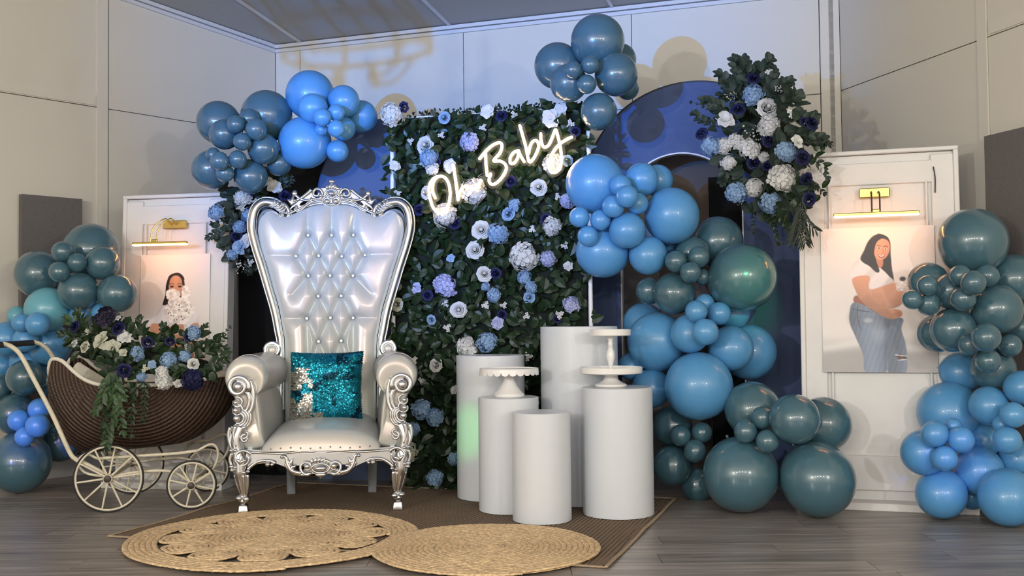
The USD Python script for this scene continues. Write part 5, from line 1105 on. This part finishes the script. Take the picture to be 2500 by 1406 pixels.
WALLF = '''hw 957 280 31;rn 985 262 14;rl 1084 287 16;bw 1190 272 22;rn 1224 282 15;sw 1255 280 9;bw 1345 288 30;bw 1368 268 24;rn 1404 321 14;rw 1038 354 23;hv 1147 347 25;hl 1048 386 25;rn 1066 395 11;hw 1056 412 17;bw 965 404 18;sw 1003 345 9;bw 1098 405 24;hw 1157 466 33;hw 1088 525 32;rn 1110 545 16;rw 1038 470 17;rn 1022 512 15;rn 1247 443 16;rw 1315 457 21;rl 1240 521 18;hl 1256 500 16;rn 1333 535 16;hw 1348 552 24;rw 1175 561 24;hl 1215 571 27;hw 1350 400 26;rl 1384 391 15;hv 1384 490 20;sw 1078 330 9;sw 1180 312 10;sw 1392 302 11;sw 972 470 10;sw 1362 480 9;sw 1032 400 9;
rw 1160 610 23;bl 1100 630 14;hw 1278 627 38;hv 1338 631 21;bw 1387 650 16;rn 1210 668 15;rw 1183 668 20;hl 1280 677 19;hv 1086 697 29;bv 1017 702 18;rn 1043 721 14;hl 1186 700 12;hl 1206 721 19;rl 1291 726 15;hl 1297 701 16;ri 968 743 17;rw 1120 756 21;sw 1186 745 10;sw 1088 742 9;hv 1395 743 21;rl 1052 781 13;bv 1213 789 22;sw 1366 768 11;rn 1360 779 11;hw 1140 846 27;hl 1190 836 26;rn 1225 768 13;sw 1092 800 10;sw 1230 746 9;sw 1286 772 9;sw 1380 600 10;sw 1300 560 9;rw 1063 891 18;bw 1109 951 15;hl 1030 1000 26;hl 1062 1019 24;hl 1010 1046 17;hi 1000 1105 24;hl 1109 1121 18;hl 1062 1166 22;sw 1030 930 10;sw 1290 870 12;bw 1292 903 12;hw 978 635 16;rw 1300 985 15;sw 1010 880 11'''
for e in WALLF.replace('\n', '').split(';'):
    c_, px, py, rp = e.split(); px, py, rp = float(px), float(py), float(rp)
    off = 0.070 if c_[0] in 'rb' else 0.075; p = wall_hit(px, py, off); add_flower(fw, FB, p, FN + [0, 0, 0.05], rp * size_at(p) * 1.02, c_, g)

# ---- loose arrangements
def arrangement(name, label, Y, flowers, sprigs, fill, seed, yfun=None, leaf=('euc', 0.15), face=(0, -1, 0.1), cat_='flower arrangement'):
    g = np.random.default_rng(seed); F_ = [e.split() for e in flowers.replace('\n', '').split(';')]
    cx, cy = np.mean([float(e[1]) for e in F_]), np.mean([float(e[2]) for e in F_]); base = P(cx, cy, Y)
    t = thing(name, label, cat_, base); yf = yfun or (lambda px, py: 0.0); f0 = np.asarray(face, float)
    for e in F_:
        px, py, rp = map(float, e[1:4]); p = P(px, py, Y + yf(px, py) - 0.02)
        out = np.array([(px - cx) / 260, 0, -(py - cy) / 260]); add_flower(t, base, p, f0 + out, rp * size_at(p) * 1.03, e[0], g)
    stems = []
    def L_at(px, py, dy, ang, Lp, Wp, mat_, rnd, tilt):
        p = P(px, py, Y + yf(px, py) + dy); d = np.array([math.cos(ang), -tilt, math.sin(ang)]); k = size_at(p)
        obj('leaf', put_leaf(Lp * k, Wp * k, p - base, d, np.array([g.normal(0, 0.5), -1, 0.5 + g.normal(0, 0.4)]), g, rnd), M[mat_], t)
    for (x0, y0, x1, y1, n, lp, rnd, mat_, *bend) in sprigs:
        b = bend[0] if bend else g.uniform(-0.2, 0.2); q = np.linspace(0, 1, n); xm, ym = (x0 + x1) / 2 + b * (y1 - y0), (y0 + y1) / 2 - b * (x1 - x0)
        X = (1 - q) ** 2 * x0 + 2 * q * (1 - q) * xm + q * q * x1; Yp = (1 - q) ** 2 * y0 + 2 * q * (1 - q) * ym + q * q * y1
        line = np.array([P(a, c, Y + yf(a, c) + 0.01) for a, c in zip(X, Yp)]); stems.append(tube(line - base, np.linspace(0.0028, 0.0012, n), 5))
        for i in range(n):
            if i == 0: continue
            a = math.atan2(-(Yp[i] - Yp[i - 1]), X[i] - X[i - 1]); l = lp * (1 - 0.35 * q[i]) * g.uniform(0.85, 1.15); w = l * (0.42 + 0.45 * rnd)
            for s in (1, -1): L_at(X[i], Yp[i], g.uniform(-0.02, 0.02), a + s * g.uniform(0.5, 0.95), l, w, mat_, rnd, g.uniform(-0.1, 0.5))
        L_at(X[-1], Yp[-1], 0, math.atan2(-(Yp[-1] - Yp[-2]), X[-1] - X[-2]), lp * 0.7, lp * 0.7 * (0.42 + 0.45 * rnd), mat_, rnd, 0.1)
    if stems: obj('stems', cat(stems), M['stem'], t, smooth=True, kind='stuff')
    for (x0, y0, rx, ry, n, lp, rnd, mat_) in fill:
        for _ in range(n):
            a, q = g.uniform(0, 2 * PI), math.sqrt(g.uniform(0, 1)); px, py = x0 + rx * q * math.cos(a), y0 + ry * q * math.sin(a)
            L_at(px, py, g.uniform(0.0, 0.07), math.atan2(-(py - y0), px - x0) + g.normal(0, 0.7), lp * g.uniform(0.7, 1.2), lp * g.uniform(0.45, 0.6) * (1 + rnd * 0.6), mat_, rnd, g.uniform(-0.1, 0.8))
    return t, base
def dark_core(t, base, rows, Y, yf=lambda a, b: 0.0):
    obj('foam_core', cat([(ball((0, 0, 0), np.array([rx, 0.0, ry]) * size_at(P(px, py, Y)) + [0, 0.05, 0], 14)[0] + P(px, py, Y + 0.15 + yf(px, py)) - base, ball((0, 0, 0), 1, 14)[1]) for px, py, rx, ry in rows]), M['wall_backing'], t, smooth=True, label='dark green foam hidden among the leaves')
E = 'euc'
SW = lambda px, py: -0.34 * float(smoothstep(np.array(float(px)), 1850, 1950))
t, b = arrangement('floral_swag', 'big hanging swag of white, navy and light blue flowers on the right arch', 5.74,
 'rn 1840 190 17;hl 1837 230 27;rw 1875 262 28;rn 1802 266 18;bw 1770 292 30;hw 1878 307 28;rn 1712 326 16;hl 1735 357 25;hw 1765 356 22;hw 1795 345 20;hw 1830 366 28;yw 1832 335 26;yw 1852 322 18;rn 1878 343 18;hl 1920 371 27;bw 1948 346 22;rn 1961 385 20;rn 1841 397 19;rn 1873 406 13;hw 1911 435 35;hw 1865 384 15;hl 1795 471 26;hw 1841 460 25;hl 1882 496 30;rn 1969 438 17;bw 2004 415 19;rn 1978 486 19;rn 1983 299 20;hw 1778 397 18;sw 1880 178 13;yi 1783 232 15;hw 1812 352 18;sw 1932 278 12;rn 1964 296 13;yw 1900 215 14',
 [(1830, 230, 1795, 150, 7, 30, .8, E), (1840, 215, 1820, 150, 6, 30, .8, E), (1850, 220, 1875, 150, 6, 32, .8, E), (1800, 240, 1760, 185, 6, 32, .8, E), (1880, 230, 1925, 200, 6, 30, .8, E), (1890, 260, 1945, 235, 6, 30, .8, E), (1775, 270, 1720, 245, 6, 26, .8, E), (1760, 310, 1700, 280, 6, 22, .7, E), (1930, 300, 1985, 285, 6, 30, .8, E), (1950, 330, 2010, 340, 6, 26, .7, E),
  (1780, 260, 1690, 250, 7, 12, .3, 'frond'), (1780, 300, 1690, 280, 7, 12, .3, 'frond'), (1960, 440, 2010, 470, 7, 16, .4, 'frond'), (1960, 350, 2020, 350, 7, 24, .1, 'frond'), (1880, 520, 1900, 590, 8, 16, .5, 'leaf'), (1900, 510, 1940, 575, 8, 16, .5, 'leaf'), (1840, 510, 1838, 565, 7, 10, .4, 'frond'), (1780, 400, 1765, 440, 5, 24, .8, E), (1985, 390, 2018, 430, 6, 18, .4, E), (1870, 250, 1890, 175, 6, 26, .7, E), (1835, 190, 1793, 140, 5, 14, .4, E)],
 [(1860, 320, 115, 120, 95, 36, .6, E), (1870, 430, 100, 85, 80, 36, .6, E), (1830, 220, 65, 55, 34, 34, .7, E), (1920, 500, 50, 50, 30, 26, .4, 'leaf'), (1985, 420, 30, 70, 22, 26, .4, 'leaf')], 41, yfun=SW)
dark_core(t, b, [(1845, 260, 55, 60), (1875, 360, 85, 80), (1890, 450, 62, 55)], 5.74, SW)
def frond(t, base, x0, y0, x1, y1, n, lp, Y, bend, g, both=True):
    q = np.linspace(0, 1, n); xm, ym = (x0 + x1) / 2 + bend * (y1 - y0), (y0 + y1) / 2 - bend * (x1 - x0)
    X = (1 - q) ** 2 * x0 + 2 * q * (1 - q) * xm + q * q * x1; Yp = (1 - q) ** 2 * y0 + 2 * q * (1 - q) * ym + q * q * y1; ms = [tube(np.array([P(a, c, Y) for a, c in zip(X, Yp)]) - base, 0.0022, 5)]
    for i in range(1, n):
        a = math.atan2(-(Yp[i] - Yp[i - 1]), X[i] - X[i - 1])
        for s in ((1, -1) if both else (1,)):
            p = P(X[i], Yp[i], Y); ms.append(put_leaf(lp * size_at(p) * math.sin(0.5 + 2.2 * q[i]), 0.010, p - base, (math.cos(a + s * 0.5), g.uniform(-0.2, 0.2), math.sin(a + s * 0.5)), (0, -1, 0.3), g))
    obj('palm_frond', cat(ms), M['frond'], t)
gf = np.random.default_rng(3)
for q_ in ((1955, 500, 1965, 590, 12, 56, -.1), (1950, 500, 1935, 590, 10, 44, .1), (1960, 480, 1990, 560, 10, 46, -.3), (1940, 355, 2005, 345, 9, 24, .1)): frond(t, b, *q_[:6], 5.74 + SW(q_[0], 0) - 0.03, q_[6], gf)

t, b = arrangement('floral_garland', 'smaller garland of white, navy and pale blue flowers left of the throne top', 6.27,
 'rn 615 462 15;hw 592 483 22;bw 670 455 22;bw 652 441 18;rn 697 478 16;hl 529 520 21;hl 607 525 18;hl 585 554 18;rn 577 577 16;rn 605 550 11;bl 583 604 24;bw 602 588 20;si 590 508 12;yw 590 652 16;yw 634 655 9;hw 680 462 10;sw 622 492 8;hi 648 490 12;hl 566 622 14;sw 612 640 10',
 [(560, 480, 550, 455, 4, 22, .6, E), (660, 440, 672, 420, 4, 22, .7, E), (680, 450, 705, 435, 5, 18, .7, E), (560, 560, 512, 578, 6, 20, .6, E), (575, 520, 520, 545, 5, 16, .3, 'frond'), (600, 640, 605, 665, 4, 14, .4, 'frond'), (560, 590, 545, 600, 4, 20, .6, E), (690, 460, 716, 442, 5, 9, .5, E)],
 [(600, 490, 60, 45, 46, 27, .6, E), (580, 560, 45, 70, 50, 26, .6, E), (665, 465, 45, 38, 30, 26, .6, E), (600, 630, 32, 30, 24, 20, .4, 'frond')], 42)
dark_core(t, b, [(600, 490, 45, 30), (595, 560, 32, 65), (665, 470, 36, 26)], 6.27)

t, b = arrangement('pram_flowers', 'lush heap of white, navy and blue flowers with trailing leaves filling the pram', 5.70,
 'hm 258 775 27;rn 287 800 18;rn 181 796 16;bw 304 822 22;bi 246 830 28;bi 272 850 28;rw 180 838 11;ri 205 846 15;rn 360 835 15;rn 415 832 13;rn 303 905 18;hl 335 864 20;hl 412 880 21;hl 451 870 15;rw 473 888 15;hw 396 910 17;hw 400 932 21;bw 437 936 17;hn 470 928 27;hl 474 812 19;bw 288 776 11;si 216 810 10;bl 372 890 14;hl 345 920 13;rn 462 822 13;bi 300 862 16;si 355 900 10;sw 450 850 10',
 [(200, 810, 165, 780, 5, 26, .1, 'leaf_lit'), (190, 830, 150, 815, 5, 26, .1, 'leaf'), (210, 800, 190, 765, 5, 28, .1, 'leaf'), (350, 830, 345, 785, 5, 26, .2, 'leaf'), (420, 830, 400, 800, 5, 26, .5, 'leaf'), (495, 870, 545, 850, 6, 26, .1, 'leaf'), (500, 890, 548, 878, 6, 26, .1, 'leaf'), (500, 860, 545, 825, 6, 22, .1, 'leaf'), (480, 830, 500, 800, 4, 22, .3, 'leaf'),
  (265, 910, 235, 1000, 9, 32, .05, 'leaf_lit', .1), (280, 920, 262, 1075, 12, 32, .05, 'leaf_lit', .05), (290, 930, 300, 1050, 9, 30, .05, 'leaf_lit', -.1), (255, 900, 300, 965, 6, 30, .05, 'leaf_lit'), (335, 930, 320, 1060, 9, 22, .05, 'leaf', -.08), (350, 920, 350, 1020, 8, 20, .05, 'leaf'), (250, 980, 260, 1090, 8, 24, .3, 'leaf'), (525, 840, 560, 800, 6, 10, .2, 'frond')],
 [(250, 830, 80, 42, 58, 30, .2, 'leaf'), (360, 860, 80, 48, 56, 30, .3, 'leaf'), (470, 880, 75, 40, 46, 28, .3, 'leaf'), (300, 900, 45, 40, 26, 28, .2, 'leaf'), (300, 815, 130, 28, 40, 28, .2, 'leaf'), (440, 840, 90, 28, 28, 26, .3, 'leaf')], 43,
 yfun=lambda px, py: 0.03 - 0.25 * float(smoothstep(np.array(float(py)), 835, 905)), face=(0.1, -1, 0.35))
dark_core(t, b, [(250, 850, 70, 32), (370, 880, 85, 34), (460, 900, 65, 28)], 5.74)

# ------------------------------------------------------------------ the neon sign, traced on a plane in front of the flower wall
def neon():
    Z = lambda x, y: (900 + x / 4.136, 220 + y / 4.136)
    L = {'letter_o': [[(672, 1088), (645, 1015), (655, 925), (705, 872), (765, 880), (808, 945), (822, 1050), (806, 1155), (765, 1218), (710, 1236), (660, 1200), (628, 1125), (610, 1035), (616, 955), (648, 900), (690, 872)]],
         'letter_h': [[(850, 758), (868, 850), (888, 985), (902, 1108)], [(902, 1108), (922, 1030), (955, 978), (995, 970), (1035, 992), (1080, 992), (1112, 952), (1132, 908)]],
         'capital_b': [[(1120, 692), (1190, 608), (1265, 548), (1325, 530), (1345, 562), (1325, 632), (1262, 712), (1325, 716), (1378, 748), (1388, 800), (1352, 872), (1296, 932), (1244, 952), (1214, 912), (1232, 845)], [(1180, 640), (1184, 750), (1196, 862)]],
         'letter_a': [[(1505, 610), (1462, 632), (1428, 685), (1432, 738), (1472, 732), (1508, 672), (1510, 606), (1530, 655), (1570, 722)]],
         'letter_b': [[(1526, 358), (1552, 450), (1588, 580), (1618, 718), (1655, 702), (1692, 640), (1716, 568), (1700, 512), (1662, 515), (1632, 560), (1612, 640)]],
         'letter_y': [[(1738, 440), (1742, 515), (1770, 575), (1818, 552), (1856, 472), (1886, 398), (1906, 450), (1932, 560), (1946, 680), (1932, 780), (1880, 832), (1832, 812), (1822, 745), (1852, 645), (1920, 552), (1990, 502), (2048, 474)]]}
    off = 0.145; base = wall_hit(1215, 415, off)
    t = thing('neon_sign', 'lit warm white neon script sign reading Oh Baby on clear acrylic', 'neon sign', base)
    from shapely.geometry import LineString
    from shapely.ops import unary_union
    flat = []
    for nm, strokes in L.items():
        ms = []
        for s in strokes:
            c = catmull(s, 7); p = np.array([wall_hit(*Z(x, y), off) for x, y in c]) - base; ms += [tube(p, 0.0088, 10), ball(p[0], 0.0088, 8), ball(p[-1], 0.0088, 8)]
            flat.append(LineString(np.stack([p @ FD, p[:, 2]], 1)).buffer(0.024))
        obj(nm, cat(ms), M['neon'], t, smooth=True)
    flat.append(LineString([((wall_hit(*Z(1130, 900), off) - base) @ FD, (wall_hit(*Z(1130, 900), off) - base)[2]), ((wall_hit(*Z(1200, 850), off) - base) @ FD, (wall_hit(*Z(1200, 850), off) - base)[2])]).buffer(0.015))
    u = unary_union(flat).simplify(0.002); v, f = extrude(u, 0.005)
    obj('acrylic_backing', (FD * v[:, :1] + FN * (-(v[:, 1:2]) - 0.0095) + np.array([0, 0, 1.0]) * v[:, 2:3], f), M['acrylic'], t, label='clear acrylic backing')
    for x, y in ((1550, 345), (700, 1245), (1100, 870), (2040, 470)):
        p = wall_hit(*Z(x, y), off) - base; obj('hanging_wire', tube([p - FN * 0.01, p - FN * 0.10 + [0, 0, 0.03]], 0.0012, 5), M['acrylic'] if False else M['pipe'], t)
neon()
